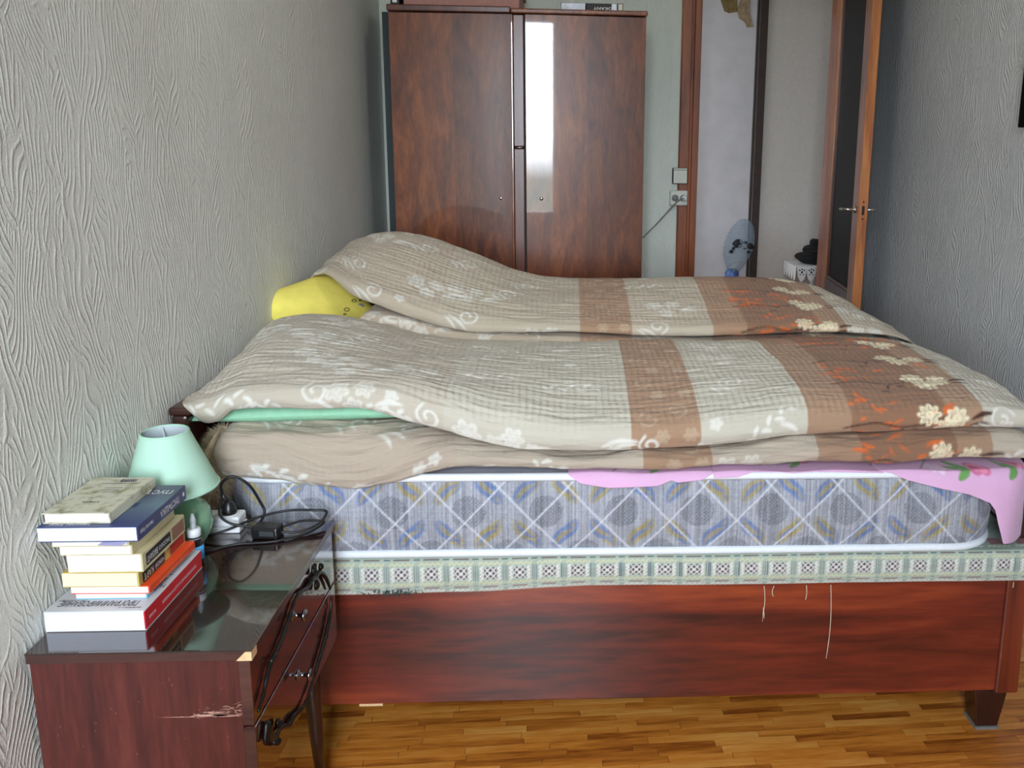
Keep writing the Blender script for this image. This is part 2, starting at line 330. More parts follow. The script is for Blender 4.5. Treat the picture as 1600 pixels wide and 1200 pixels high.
struct('wall_front', MB().box(ROOM_X0-T, wx0, ROOM_Y0-.2, ROOM_Y0, 0, ROOM_H).box(wx1, ROOM_X1+T, ROOM_Y0-.2, ROOM_Y0, 0, ROOM_H)
       .box(wx0, wx1, ROOM_Y0-.2, ROOM_Y0, 0, wz0).box(wx0, wx1, ROOM_Y0-.2, ROOM_Y0, wz1, ROOM_H), MAT['wall_back'])
struct('ceiling', MB().box(ROOM_X0-T, ROOM_X1+T, ROOM_Y0-.2, ROOM_Y1+T, ROOM_H, ROOM_H+.1), MAT['ceiling'])
# window behind the camera
win = empty('window_1', (0, ROOM_Y0-.1, wz0), kind='structure')
fr = MB()
for (a, b_, c, d) in ((wx0, wx0+.05, wz0, wz1), (wx1-.05, wx1, wz0, wz1), (wx0+.05, wx1-.05, wz0, wz0+.05), (wx0+.05, wx1-.05, wz1-.05, wz1)):
    fr.box(a, b_, ROOM_Y0-.13, ROOM_Y0-.07, c, d)
xm = (wx0+wx1)/2
fr.box(xm-.03, xm+.03, ROOM_Y0-.13, ROOM_Y0-.07, wz0+.05, wz1-.05)
fr.build('window_frame', MAT['white_plastic'], win)
gm, gnt, gb = new_mat('window_glass'); gnt.nodes.clear()
go = gnt.nodes.new('ShaderNodeOutputMaterial'); gmx = gnt.nodes.new('ShaderNodeMixShader'); gt = gnt.nodes.new('ShaderNodeBsdfTransparent'); gg = gnt.nodes.new('ShaderNodeBsdfGlossy'); gfz = gnt.nodes.new('ShaderNodeFresnel')
gg.inputs['Roughness'].default_value = .02; gnt.links.new(gfz.outputs[0], gmx.inputs[0]); gnt.links.new(gt.outputs[0], gmx.inputs[1]); gnt.links.new(gg.outputs[0], gmx.inputs[2]); gnt.links.new(gmx.outputs[0], go.inputs[0])
for a, b_ in ((wx0+.05, xm-.03), (xm+.03, wx1-.05)):
    MB().box(a, b_, ROOM_Y0-.102, ROOM_Y0-.098, wz0+.05, wz1-.05).build('pane', gm, win)
# parquet floor: strips laid nearly parallel to the bed, one object each where they can be picked apart
floor = struct('floor', MB().box(ROOM_X0-T, ROOM_X1+T, ROOM_Y0-.2, ROOM_Y1+T, -.1, -.004), MAT['floor_gap'])
FA = math.radians(2.6); PW, PL = .0245, .26
strip_me = {}
def strip_mesh(L):
    L = round(L, 3)
    if L not in strip_me:
        m = MB().box(-L/2+.0006, L/2-.0006, -PW/2+.0005, PW/2-.0005, -.003, 0)
        me = bpy.data.meshes.new('plank'); me.from_pydata(m.v, [], m.f); me.update(); me.materials.append(MAT['parquet']); strip_me[L] = me
    return strip_me[L]
rest = MB(); ca, sa = math.cos(FA), math.sin(FA); cnt = 0
for row in range(-116, 122):
    v = row*PW; u = -2.2 + random.random()*PL
    while u < 2.2:
        L = random.choice((.17, .22, .26, .30)); uc = u+L/2; u += L
        x = uc*ca - v*sa + .2; y = uc*sa + v*ca + 1.5
        if not (ROOM_X0-.1 < x < ROOM_X1+.1 and ROOM_Y0-.1 < y < ROOM_Y1+.05): continue
        if 1.72 < y < 2.13 and -.70 < x < 1.5 and cnt < 300:
            o = bpy.data.objects.new('plank', strip_mesh(L)); COL.objects.link(o); o.parent = floor
            o.location = (x, y, 0); o.rotation_euler = (0, 0, FA); cnt += 1
        else:
            rest.box(-L/2+.0006, L/2-.0006, -PW/2+.0005, PW/2-.0005, -.003, 0, R=lambda p, x=x, y=y: (p[0]*ca-p[1]*sa+x, p[0]*sa+p[1]*ca+y, p[2]))
tag(rest.build('parquet', MAT['parquet'], floor), kind='stuff')

# hall behind the door
HY = 5.55
struct('wall_hall_back', MB().box(-.6, 1.235, HY, HY+.1, 0, ROOM_H).box(1.235, 2.6, HY-.04, HY+.1, 0, ROOM_H), MAT['plaster'])
tag(MB().box(1.262, 2.59, HY-.046, HY-.04, 0, ROOM_H).build('wall_hall_paper', MAT['plaster2']), kind='structure')
struct('wall_hall_front', MB().box(ROOM_X1+T, 2.6, ROOM_Y1, ROOM_Y1+T, 0, ROOM_H).box(-1.07, -.95, ROOM_Y1+T, ROOM_Y1+T+.02, 0, ROOM_H), MAT['plaster'])
struct('wall_hall_end', MB().box(-.6, -.5, ROOM_Y1+T, HY, 0, ROOM_H).box(2.5, 2.6, ROOM_Y1+T, HY-.046, 0, ROOM_H), MAT['plaster'])
struct('floor_hall', MB().box(-.6, 2.6, ROOM_Y1+T, HY+.1, -.1, 0), MAT['parquet'])
struct('ceiling_hall', MB().box(-.6, 2.6, ROOM_Y1+T, HY+.1, ROOM_H, ROOM_H+.1), MAT['ceiling'])
struct('trim_1', MB().box(1.215, 1.262, HY-.065, HY-.046, 0, ROOM_H).box(1.202, 1.215, HY-.03, HY, 0, ROOM_H), MAT['hall_trim'])
tw = empty('wallpaper_scrap', (1.0, HY-.002, 2.33), 'torn brown scraps of old wallpaper left high on the hall wall', 'wallpaper')
m = MB(); P = [(.93, 2.75), (1.05, 2.75), (1.075, 2.43), (1.02, 2.42), (.99, 2.43), (.965, 2.49)]
m.add([(x, HY-.0045, z) for x, z in P]+[(x, HY-.001, z) for x, z in P], [tuple(range(6)), tuple(range(11, 5, -1))]+[(i, (i+1) % 6, 6+(i+1) % 6, 6+i) for i in range(6)])
m.build('scrap', plain('old_brown_paper', srgb(120, 100, 62), .9, noise=.35, nscale=40), tw)
m = MB(); P = [(1.09, 2.75), (1.16, 2.75), (1.15, 2.55), (1.155, 2.42), (1.18, 2.34), (1.14, 2.335), (1.12, 2.37), (1.085, 2.39), (1.07, 2.44), (1.095, 2.52)]
n_ = len(P); m.add([(x, HY-.0045, z) for x, z in P]+[(x, HY-.001, z) for x, z in P], [tuple(range(n_)), tuple(range(2*n_-1, n_-1, -1))]+[(i, (i+1) % n_, n_+(i+1) % n_, n_+i) for i in range(n_)])
m.build('scrap', plain('old_tan_paper', srgb(150, 130, 104), .9, noise=.3, nscale=50), tw)

# door and its casing
door = empty('door_1', (DX1, ROOM_Y1, 0), kind='structure')
cs = MB().box(DX0-.105, DX0-.045, ROOM_Y1-.022, ROOM_Y1, 0, DTOP+.06)
cs.build('casing', MAT['casing'], door, .008)
MB().box(DX0-.055, DX0-.035, ROOM_Y1-.03, ROOM_Y1, 0, DTOP+.02).build('casing_bead', MAT['casing'], door, .006)
MB().box(DX0-.035, DX0, ROOM_Y1-.012, ROOM_Y1+T+.012, 0, DTOP).build('jamb', MAT['casing'], door, .003)
MB().box(DX1, DX1+.03, ROOM_Y1-.012, ROOM_Y1+T+.012, 0, DTOP).build('jamb', MAT['casing'], door, .003)
MB().box(DX0-.035, DX1+.03, ROOM_Y1-.012, ROOM_Y1+T+.012, DTOP, DTOP+.03).build('jamb_head', MAT['casing'], door, .003)
MB().box(DX0-.105, DX1+.1, ROOM_Y1-.022, ROOM_Y1, DTOP+.02, DTOP+.09).build('casing_head', MAT['casing'], door, .008)
MB().box(DX1+.045, DX1+.1, ROOM_Y1-.022, ROOM_Y1, 0, DTOP+.02).build('casing', MAT['casing'], door, .008)
HG = (DX1, ROOM_Y1-.02); DA = math.atan2(3.70-HG[1], 1.318-HG[0]); DWD = .72; DTH = .042
ux, uy = math.cos(DA), math.sin(DA); nx, ny = -uy, ux        # leaf axis; nx,ny = towards the wall side
if nx < 0: nx, ny = -nx, -ny
def DR(p): return (HG[0]+p[0]*ux+p[1]*nx, HG[1]+p[0]*uy+p[1]*ny, p[2])
MB().box(0, .11, -DTH/2, DTH/2, .01, DTOP-.01, R=DR).build('hinge_stile', MAT['door_wood'], door, .003)
MB().box(DWD-.11, DWD, -DTH/2, DTH/2, .01, DTOP-.01, R=DR).build('lock_stile', MAT['door_wood'], door, .003)
for z0, z1 in ((.01, .2), (.72, .90), (DTOP-.13, DTOP-.01)):
    MB().box(.11, DWD-.11, -DTH/2, DTH/2, z0, z1, R=DR).build('rail', MAT['door_dark'], door, .003)
MB().box(.11, DWD-.11, -.004, .004, .90, DTOP-.13, R=DR).build('pane', MAT['dark_glass'], door)
MB().box(.11, DWD-.11, -.008, .008, .2, .72, R=DR).build('panel', MAT['door_dark'], door)
for u0, u1, z0, z1 in ((.11, .125, .9, DTOP-.13), (DWD-.125, DWD-.11, .9, DTOP-.13), (.125, DWD-.125, .9, .915)):
    MB().box(u0, u1, -.016, .016, z0, z1, R=DR).build('glazing_bead', MAT['door_dark'], door, .003)
HZ = 1.292
lp = MB().box(DWD, DWD+.0015, -.010, .010, HZ-.055, HZ+.055, R=DR).build('lock_plate', MAT['door_wood'], door)
MB().box(DWD+.0015, DWD+.003, -.006, .006, HZ-.02, HZ+.02, R=DR).build('latch_slot', MAT['ink'], lp)
for dz in (-.038, .038): MB().box(DWD+.0015, DWD+.003, -.003, .003, HZ+dz-.004, HZ+dz+.004, R=DR).build('screw', MAT['ink'], lp)
for s in (-1, 1):
    h = MB().tube([DR((DWD-.055, s*(DTH/2), HZ)), DR((DWD-.055, s*(DTH/2+.008), HZ))], .017, 14).tube([DR((DWD-.055, s*(DTH/2), HZ)), DR((DWD-.055, s*(DTH/2+.03), HZ)), DR((DWD-.055, s*(DTH/2+.05), HZ))], [.008, .008, .006], 10)
    h.tube([DR((DWD-.05, s*(DTH/2+.045), HZ)), DR((DWD-.16, s*(DTH/2+.045), HZ-.004))], [.008, .006], 10)
    h.build('handle', MAT['metal'], door)

# ------------------------------------------------------------------ print painter for fabrics
class Canvas:
    def __init__(s, u0, u1, v0, v1, res, base):
        s.u0, s.v0, s.res = u0, v0, res; s.nu = int((u1-u0)/res)+1; s.nv = int((v1-v0)/res)+1
        s.img = np.empty((s.nu, s.nv, 3)); s.img[:] = base
        s.U = u0+np.arange(s.nu)[:, None]*res+np.zeros((1, s.nv)); s.V = v0+np.arange(s.nv)[None, :]*res+np.zeros((s.nu, 1))
    def win(s, a, b, c, d):
        i0, i1 = max(0, int((a-s.u0)/s.res)), min(s.nu, int((b-s.u0)/s.res)+2); j0, j1 = max(0, int((c-s.v0)/s.res)), min(s.nv, int((d-s.v0)/s.res)+2)
        if i1 <= i0 or j1 <= j0: return None
        return (slice(i0, i1), slice(j0, j1))
    def blend(s, w, mask, col, a=1):
        k = (np.clip(mask, 0, 1)*a)[..., None]; s.img[w] = s.img[w]*(1-k)+np.array(col)*k
    def band(s, a, b, col, a_=1):
        w = s.win(a, b, s.v0, s.v0+s.nv*s.res)
        if w: s.blend(w, (s.U[w] >= a)*(s.U[w] < b)*1., col, a_)
    def rect(s, a, b, c, d, col, a_=1):
        w = s.win(a, b, c, d)
        if w: s.blend(w, (s.U[w] >= a)*(s.U[w] < b)*(s.V[w] >= c)*(s.V[w] < d)*1., col, a_)
    def flower(s, cu, cv, r, col, n=7, ph=.3, a=.75, hollow=True):
        w = s.win(cu-r, cu+r, cv-r, cv+r)
        if not w: return
        du, dv = s.U[w]-cu, s.V[w]-cv; rr = np.hypot(du, dv); th = np.arctan2(dv, du)
        pet = r*(.66+.34*np.abs(np.cos(n/2*th+ph))); m = np.clip((pet-rr)/s.res, 0, 1)
        if hollow:
            edge = np.clip(1.6-np.abs(rr-pet+.10*r)/(.09*r+s.res*.5), 0, 1); rays = (np.abs(np.sin(n*1.5*th+ph*3)) > .62)*(rr > .25*r)*.6
            ring = np.clip(1.5-np.abs(rr-.2*r)/(.08*r+s.res*.4), 0, 1); m = m*np.clip(np.maximum(np.maximum(edge, ring), rays)+.28, 0, 1)
        s.blend(w, m, col, a)
    def stroke(s, pts, wd, col, a=.75, taper=False):
        pts = np.array(spline([(p[0], p[1], 0) for p in pts], 6))[:, :2]
        n = len(pts)
        for k in range(n-1):
            p, q = pts[k], pts[k+1]; ww = wd*(math.sin(math.pi*(k+.5)/(n-1))**.7 if taper else 1)
            w = s.win(min(p[0], q[0])-ww, max(p[0], q[0])+ww, min(p[1], q[1])-ww, max(p[1], q[1])+ww)
            if not w: continue
            d = q-p; L2 = max(d@d, 1e-9); t = np.clip(((s.U[w]-p[0])*d[0]+(s.V[w]-p[1])*d[1])/L2, 0, 1)
            dist = np.hypot(s.U[w]-p[0]-t*d[0], s.V[w]-p[1]-t*d[1]); s.blend(w, (ww/2-dist)/s.res+.5, col, a)
    def spiral(s, cu, cv, r, col, wd=.006, turns=1.3, ph=0, flip=1):
        s.stroke([(cu+flip*r*(1-.75*t)*math.cos(ph+t*turns*6.28), cv+r*(1-.75*t)*math.sin(ph+t*turns*6.28)) for t in np.linspace(0, 1, 9)], wd, col)
    def leaf(s, cu, cv, L, an, wd, col, a=.7):
        c_, s_ = math.cos(an), math.sin(an)
        s.stroke([(cu, cv), (cu+L*.5*c_-L*.1*s_, cv+L*.5*s_+L*.1*c_), (cu+L*c_, cv+L*s_)], wd, col, a, True)
    def sprig(s, cu, cv, L, an, col, n=7, wd=.006):
        c_, s_ = math.cos(an), math.sin(an)
        for k in range(n):
            t = k/(n-1); s.leaf(cu+L*t*c_, cv+L*t*s_, L*.2, an+(.7 if k % 2 else -.7), wd, col)
    def sample(s, u, v):
        i = np.clip((u-s.u0)/s.res, 0, s.nu-1.001); j = np.clip((v-s.v0)/s.res, 0, s.nv-1.001)
        i0, j0 = i.astype(int), j.astype(int); fi, fj = (i-i0)[..., None], (j-j0)[..., None]; g = s.img
        return (g[i0, j0]*(1-fi)*(1-fj)+g[i0+1, j0]*fi*(1-fj)+g[i0, j0+1]*(1-fi)*fj+g[i0+1, j0+1]*fi*fj)
def fnoise(shape_u, shape_v, seed, octaves=5, base=2.0):
    """smooth sum of random plane waves evaluated on two coordinate arrays"""
    r = np.random.default_rng(seed); out = np.zeros_like(shape_u)
    for k in range(octaves*4):
        f = base*2**(k//4); an = r.uniform(0, math.pi); out += np.sin(6.283*f*(shape_u*math.cos(an)+shape_v*math.sin(an))+r.uniform(0, 6.28))/(2**(k//4))
    return out/4

BEIGE, TAN, BROWN, DARK = srgb(200, 194, 178), srgb(186, 162, 138), srgb(170, 138, 112), srgb(146, 110, 86)
ROSE = srgb(186, 164, 144); WHITE, CREAM, ORANGE, CHOC = srgb(228, 226, 216), srgb(244, 234, 200), srgb(226, 112, 52), srgb(70, 42, 32)
def duvet_canvas(off, seed, ground=BEIGE, vmax=1.2, dark=DARK):
    c = Canvas(-1.0, 1.32, -.35, vmax, .003, ground); r = random.Random(seed)
    c.img *= (1+.05*fnoise(c.U*1.0, c.V, seed, 3, 1.5))[..., None]
    c.band(-1, off-.30, ROSE, .25)
    c.band(.155+off, .325+off, BROWN); c.band(.59+off, .70+off, BROWN); c.band(.70+off, .94+off, dark); c.band(.94+off, 1.03+off, BROWN)
    if off > -.1: pass
    # orange patches and chocolate sprigs across the dark band
    for k in range(420):
        u = off+r.uniform(.66, .98); v = r.uniform(-.1, vmax); pv = (math.sin(v*21+1)+math.sin(v*9+u*9))
        if pv > .1: c.leaf(u, v, r.uniform(.012, .045), r.uniform(-.6, .7)+(0 if r.random() < .7 else 2.6), r.uniform(.005, .012), ORANGE, r.uniform(.3, .75))
    for v0 in np.arange(.0, vmax, .17):
        c.stroke([(off+.68, v0+.06), (off+.76, v0+.075), (off+.84, v0+.06), (off+.96, v0+.085)], .006, CHOC, .75)
        c.sprig(off+.80, v0+.02, .12, .5, CHOC, 5, .006)
        for du, dv in ((.90, .09), (.97, .075), (.93, .05)):
            c.flower(off+du+r.uniform(-.01, .01), v0+dv, .033, CREAM, 8, r.random(), .9)
        c.leaf(off+1.0, v0+.07, .06, .25, .012, CHOC); c.leaf(off+1.0, v0+.055, .05, 0, .01, CHOC)
    # white bouquets, scrolls and leaves on the pale bands
    for (ua, ub) in ((-.95, .15), (.33, .58), (1.04, 1.28)):
        u = ua+.06
        while u < ub-.02:
            for v0 in np.arange(-.12, vmax, .19):
                uu = off+u+r.uniform(-.05, .05); vv = v0+r.uniform(-.04, .04); q = r.random()
                if q < .34:
                    c.flower(uu, vv, .034, WHITE, 6, r.random()); c.flower(uu+.064, vv+.010, .029, WHITE, 6, r.random()); c.flower(uu+.040, vv-.044, .029, WHITE, 6, r.random())
                    c.leaf(uu+.09, vv-.03, .07, .3, .012, WHITE); c.leaf(uu+.085, vv-.04, .06, .05, .010, WHITE)
                elif q < .62:
                    c.spiral(uu, vv, .035, WHITE, .006, 1.2, r.uniform(0, 6), r.choice((1, -1))); c.leaf(uu-.06, vv-.01, .07, -.6, .010, WHITE); c.leaf(uu-.07, vv-.015, .06, -.9, .008, WHITE)
                elif q < .85:
                    c.sprig(uu-.04, vv, .13, r.uniform(-.5, .4), WHITE, 7, .010)
                else:
                    c.flower(uu, vv, .02, WHITE, 5, r.random(), .8, False)
            u += .17
    for u in (.20, .27):
        for v0 in np.arange(.0, vmax, .16): c.spiral(off+u, v0+r.uniform(-.03, .03), .03, TAN, .005, 1.1, r.uniform(0, 6)); c.flower(off+u+.03, v0+.08, .022, srgb(200, 178, 152), 6, 0, .6)
    c.img *= (1+.025*np.sign(np.sin(c.V*2900))*np.sin(c.U*400)**2)[..., None]
    return c

def interp_rows(xc, rows, X):
    xc = np.array(xc); rows = np.array(rows, float); t = np.interp(X, xc, np.arange(len(xc)))
    # monotone-ish cubic (Catmull-Rom on index)
    i = np.clip(t.astype(int), 0, len(xc)-2); f = (t-i).reshape(-1, *([1]*(rows.ndim-1)))
    p0 = rows[np.maximum(i-1, 0)]; p1 = rows[i]; p2 = rows[i+1]; p3 = rows[np.minimum(i+2, len(xc)-1)]
    return .5*(2*p1+(p2-p0)*f+(2*p0-5*p1+4*p2-p3)*f**2+(3*p1-p0-3*p2+p3)*f**3)
def loop_resample(K, n):
    """closed control loops K (nx,k,2) -> (nx,n,2) smooth, evenly spaced, plus arc length from point 2"""
    k = K.shape[1]; sub = 12; out = []
    for a in range(k):
        p0, p1, p2, p3 = K[:, a-1], K[:, a], K[:, (a+1) % k], K[:, (a+2) % k]
        for j in range(sub):
            f = j/sub; q = .5*(2*p1+(p2-p0)*f+(2*p0-5*p1+4*p2-p3)*f**2+(3*p1-p0-3*p2+p3)*f**3); out.append(q)
    D = np.stack(out, 1); D = np.concatenate([D, D[:, :1]], 1)
    seg = np.hypot(*(np.diff(D, axis=1).transpose(2, 0, 1))); s = np.concatenate([np.zeros((len(D), 1)), np.cumsum(seg, 1)], 1)
    s2 = s[:, 2*sub]
    R_ = np.empty((len(D), n, 2)); V = np.empty((len(D), n))
    for i in range(len(D)):
        t = np.linspace(0, s[i, -1], n, endpoint=False); R_[i, :, 0] = np.interp(t, s[i], D[i, :, 0]); R_[i, :, 1] = np.interp(t, s[i], D[i, :, 1]); V[i] = t-s2[i]
    return R_, V
def duvet(name, xc, rows, mat, canvas, label, cat, group, nx=520, nv=300, seed=1, end=.05, wr=.007, ripple=.0022):
    X = np.linspace(xc[0], xc[-1], nx); K = interp_rows(xc, rows, X)
    # rounded closed ends
    dl = np.minimum(X-xc[0], xc[-1]-X); f = np.sqrt(np.clip(1-(1-np.clip(dl/end, 0, 1))**2, 0, 1)); f = .02+.98*f
    cz = K[:, :, 1].mean(1, keepdims=True); cy = K[:, :, 0]
    K[:, :, 1] = cz+(K[:, :, 1]-cz)*f[:, None]
    R_, V = loop_resample(K, nv)
    y, z = R_[..., 0], R_[..., 1]; Xg = np.repeat(X[:, None], nv, 1)
    dy = np.roll(y, -1, 1)-np.roll(y, 1, 1); dz = np.roll(z, -1, 1)-np.roll(z, 1, 1); L = np.hypot(dy, dz)+1e-9; ny_, nz_ = -dz/L, dy/L
    ctr = np.sign(((y-y.mean(1, keepdims=True))*ny_+(z-z.mean(1, keepdims=True))*nz_).sum()); ny_, nz_ = ny_*ctr, nz_*ctr
    d = wr*fnoise(Xg*1.1, V*1.6, seed, 4, 1.6)*.7+ripple*fnoise(Xg*.6, V*3.2, seed+5, 3, 7)
    d *= np.clip(dl/.04, 0, 1)[:, None]
    jag = .012*fnoise(Xg*0+seed, V, seed+9, 3, 3)                          # uneven hems at both ends
    Xj = Xg + jag*np.clip(1-dl/.15, 0, 1)[:, None]
    P = np.stack([Xj, y+ny_*d, z+nz_*d], -1)
    o = grid_mesh(name, P, mat, None, canvas.sample(Xg, V), np.stack([Xg, V], -1), closed_v=True)
    return tag(o, label, cat, group)

# ------------------------------------------------------------------ bed
BY = 1.95; BY2 = 3.58
bed = empty('bed', (.15, 2.75, 0), 'mahogany bed frame with wide side board and short tapered leg', 'bed')
MB().box(-.905, 1.15, BY, BY+.03, .12, .45).build('side_board', MAT['bed_wood'], bed, .003)
MB().box(-.905, 1.15, BY2-.03, BY2, .12, .45).build('side_board', MAT['bed_wood'], bed, .003)
MB().hexa([(1.15, BY-.004, .112), (1.214, BY-.004, .112), (1.214, BY+.05, .112), (1.15, BY+.05, .112)], [(1.15, BY-.004, .47), (1.208, BY-.004, .47), (1.208, BY+.05, .47), (1.15, BY+.05, .47)]).build('corner_post', MAT['bed_post'], bed, .006)
MB().box(1.203, 1.232, BY+.055, BY2, .14, .77).build('footboard', MAT['bed_dark'], bed, .006)
MB().box(-.943, -.905, BY-.01, BY2+.02, .10, .905).build('headboard', MAT['bed_dark'], bed, .008)
MB().box(-.947, -.895, BY-.014, BY2+.024, .905, .925).build('headboard_cap', MAT['bed_dark'], bed, .006)
for lx in (-.85, 1.142):
    for ly in (BY+.035, BY2-.05):
        lg = MB().hexa([(lx-.03, ly-.03, .008), (lx+.03, ly-.03, .008), (lx+.03, ly+.03, .008), (lx-.03, ly+.03, .008)], [(lx-.046, ly-.034, .118), (lx+.046, ly-.034, .118), (lx+.046, ly+.034, .118), (lx-.046, ly+.034, .118)]).build('leg', MAT['bed_dark'], bed, .003)
        MB().box(lx-.033, lx+.033, ly-.033, ly+.033, 0, .008).build('glide', MAT['grey_plastic'], lg)
MB().box(-.54, -.48, BY+.002, BY+.02, .113, .121).build('wedge', MAT['raw_wood'], bed)

# upholstered base (woven tapestry band)
def base_canvas():
    G = srgb(172, 184, 170); c = Canvas(-.95, 1.30, -.02, .26, .0016, G)
    c.img *= (1+.08*fnoise(c.U*3, c.V*3, 3, 3, 4))[..., None]
    DK, WH, YL, BL, PK = srgb(66, 62, 68), srgb(226, 222, 218), srgb(206, 206, 170), srgb(92, 108, 118), srgb(150, 112, 116)
    P_ = .0735; n = 0; u = -.93
    c.rect(-.95, 1.3, .098, .26, srgb(132, 150, 138))
    while u < 1.28:
        c.rect(u-.0155, u+.0155, .038, .071, DK)
        for a in (-.0075, .0075):
            for b_ in (.0465, .0625): c.stroke([(u+a-.0065, b_-.007), (u+a+.0065, b_+.007)], .0034, WH); c.stroke([(u+a-.0065, b_+.007), (u+a+.0065, b_-.007)], .0034, WH)
        c.flower(u, .054, .006, WH, 4, 0, .9, False)
        zz = lambda x0, x1, y, k: [(x0+(x1-x0)*i/k, y+(.003 if i % 2 else -.003)) for i in range(k+1)]
        for yy, cc in ((.080, YL), (.028, YL), (.006, WH)): c.stroke(zz(u-.03, u+.03, yy, 9), .0036, cc)
        for sx in (-.022, .022): c.stroke([(u+sx+(.003 if i % 2 else -.003), .036+.036*i/7) for i in range(8)], .0036, WH)
        for k in (-1, 0, 1): c.rect(u+P_/2+k*.005-.001, u+P_/2+k*.005+.001, .034, .076, BL)
        c.rect(u-.018, u+.018, .0165, .0185, PK); c.rect(u-.018, u+.018, .0135, .0145, DK, .6)
        c.rect(u-.02, u+.02, .089, .093, srgb(100, 70, 74)); c.rect(u+P_/2-.008, u+P_/2+.008, .089, .093, srgb(70, 90, 92))
        for k in (.012, .020): c.rect(u+P_/2-.006, u+P_/2+.006, k, k+.0015, BL, .7)
        # same figure on the top face
        c.rect(u-.018, u+.018, .125, .16, srgb(120, 76, 78)); c.stroke(zz(u-.03, u+.03, .115, 9), .0028, YL)
        u += P_
    return c
bc = base_canvas()
X = np.linspace(-.905, 1.226, 1150); sag = np.interp(X, [-.9, -.55, -.2, .05, .4, 1.23], [.432, .432, .437, .448, .446, .444])
prof = [(.004, 0), (0, .006), (-.004, .03), (-.006, .06), (-.002, .085), (.008, .093), (.03, .095), (.12, .096), (.25, .096)]
pa = np.array(prof); sl = np.concatenate([[0], np.cumsum(np.hypot(*np.diff(pa, axis=0).T))]); tv = np.linspace(0, sl[-1], 120)
py_, pz_ = np.interp(tv, sl, pa[:, 0]), np.interp(tv, sl, pa[:, 1])
Xg = np.repeat(X[:, None], 120, 1); Vg = np.repeat(tv[None], 1150, 0)
wob = .0025*fnoise(Xg, Vg*.3, 12, 3, 2)
Pb = np.stack([Xg, BY-.008+py_[None]+wob, sag[:, None]+pz_[None]*(.534-sag[:, None])/.096], -1)
base = empty('under_mattress', (.15, 2.75, .445), 'thin under-mattress in green tapestry cloth with small square figures', 'mattress')
grid_mesh('tapestry_cover', Pb, cloth_print('tapestry_cloth', .9, 0, .25, weave=700), base, bc.sample(Xg, Vg), np.stack([Xg, Vg], -1))
MB().box(-.90, 1.215, BY+.035, BY2-.035, .44, .528).build('core', plain('base_ticking', srgb(120, 136, 124), .9, noise=.15, nscale=60), base)
fz = MB()
for k in range(60):
    x = random.gauss(-.44, .035); fz.tube([(x, BY-.012, .437+random.uniform(0, .014)), (x+random.uniform(-.012, .012), BY-.015, .434+random.uniform(-.004, .014))], .0008, 4)
tag(fz.build('frayed_tuft', plain('dark_green_lint', srgb(50, 78, 76), .95, noise=.2), base), kind='stuff')
for (x, z1, sw) in ((.502, .365, .004), (.528, .415, -.004), (.612, .405, .002), (.676, .235, .006), (1.16, .43, .0)):
    pts = [(x+sw*math.sin(3*t)-.0*t, BY-.014, .445-(.445-z1)*t) for t in np.linspace(0, 1, 8)]
    m = MB().tube(pts, .0012, 5)
    if x == .502:
        for q in range(5): m.tube([(x+sw*.3, BY-.014, .385), (x+random.uniform(-.008, .008), BY-.015, .355+random.uniform(-.01, .012))], .0007, 4)
    m.build('loose_thread', MAT['thread'], base)

# mattress
MX0, MX1, MZ0, MZ1, MR = -.86, 1.125, .536, .746, .13
def mattress_path(n):
    """plan outline of the side: near long side, rounded corners, both short sides"""
    pts = [(MX0+.0, BY2-.1)]+[(MX0, BY+MR+.0)]
    for a in np.linspace(180, 270, 14): pts.append((MX0+MR+MR*math.cos(math.radians(a)), BY+.002+MR+MR*math.sin(math.radians(a))))
    for a in np.linspace(270, 360, 14): pts.append((MX1-MR+MR*math.cos(math.radians(a)), BY+.002+MR+MR*math.sin(math.radians(a))))
    pts.append((MX1, BY2-.1)); p = np.array(pts); s = np.concatenate([[0], np.cumsum(np.hypot(*np.diff(p, axis=0).T))])
    t = np.linspace(0, s[-1], n); return np.interp(t, s, p[:, 0]), np.interp(t, s, p[:, 1]), t
def mattress_canvas(t0, t1):
    c = Canvas(t0, t1, 0, .22, .0022, srgb(158, 161, 170)); nr = np.random.default_rng(4)
    GD, BLU, OCH = srgb(88, 94, 102), srgb(108, 128, 172), srgb(160, 148, 104)
    stip = ((np.floor(c.U/.005)+np.floor(c.V/.005)) % 2)
    k = 0; u = t0
    while u < t1+.2:
        for (du, v) in ((0, .118), (.095, .235), (.095, .0)):
            w = c.win(u+du-.046, u+du+.046, v-.046, v+.046)
            if w: c.blend(w, (np.hypot(c.U[w]-u-du, c.V[w]-v) < .042)*(.35+.65*stip[w]), GD, .62)
            for j in range(4):
                an = math.pi/4+j*math.pi/2
                a0 = [(u+du+.075*math.cos(an+q)*1.05, v+.075*math.sin(an+q)) for q in np.linspace(-.5, .5, 5)]
                c.stroke(a0, .034, BLU if (j+k) % 2 else OCH, .27, True); c.stroke(a0, .014, OCH if (j+k) % 2 else BLU, .27, True)
        u += .19; k += 1
    st = nr.random((c.nu, 1))*.5+nr.random((c.nu, c.nv))*.35; st = (st+np.roll(st, 1, 1)+np.roll(st, 2, 1))/3
    c.img *= (.45+1.3*st)[..., None]
    u = t0-.3
    while u < t1+.3:
        for sgn in (1, -1):
            c.stroke([(u-.085*sgn, .0), (u, .09), (u+.085*sgn, .18), (u+.13*sgn, .228)], .0045, srgb(214, 217, 226), .7)
        u += .17
    return c
nM = 1900; mx, my, mt = mattress_path(nM)
mc = mattress_canvas(0, mt[-1])
vv = np.linspace(0, MZ1-MZ0, 70); vn = vv/vv[-1]
bul = .012*np.sin(math.pi*vn)**.7
Tg = np.repeat(mt[:, None], 70, 1); Vg = np.repeat(vv[None], nM, 0)
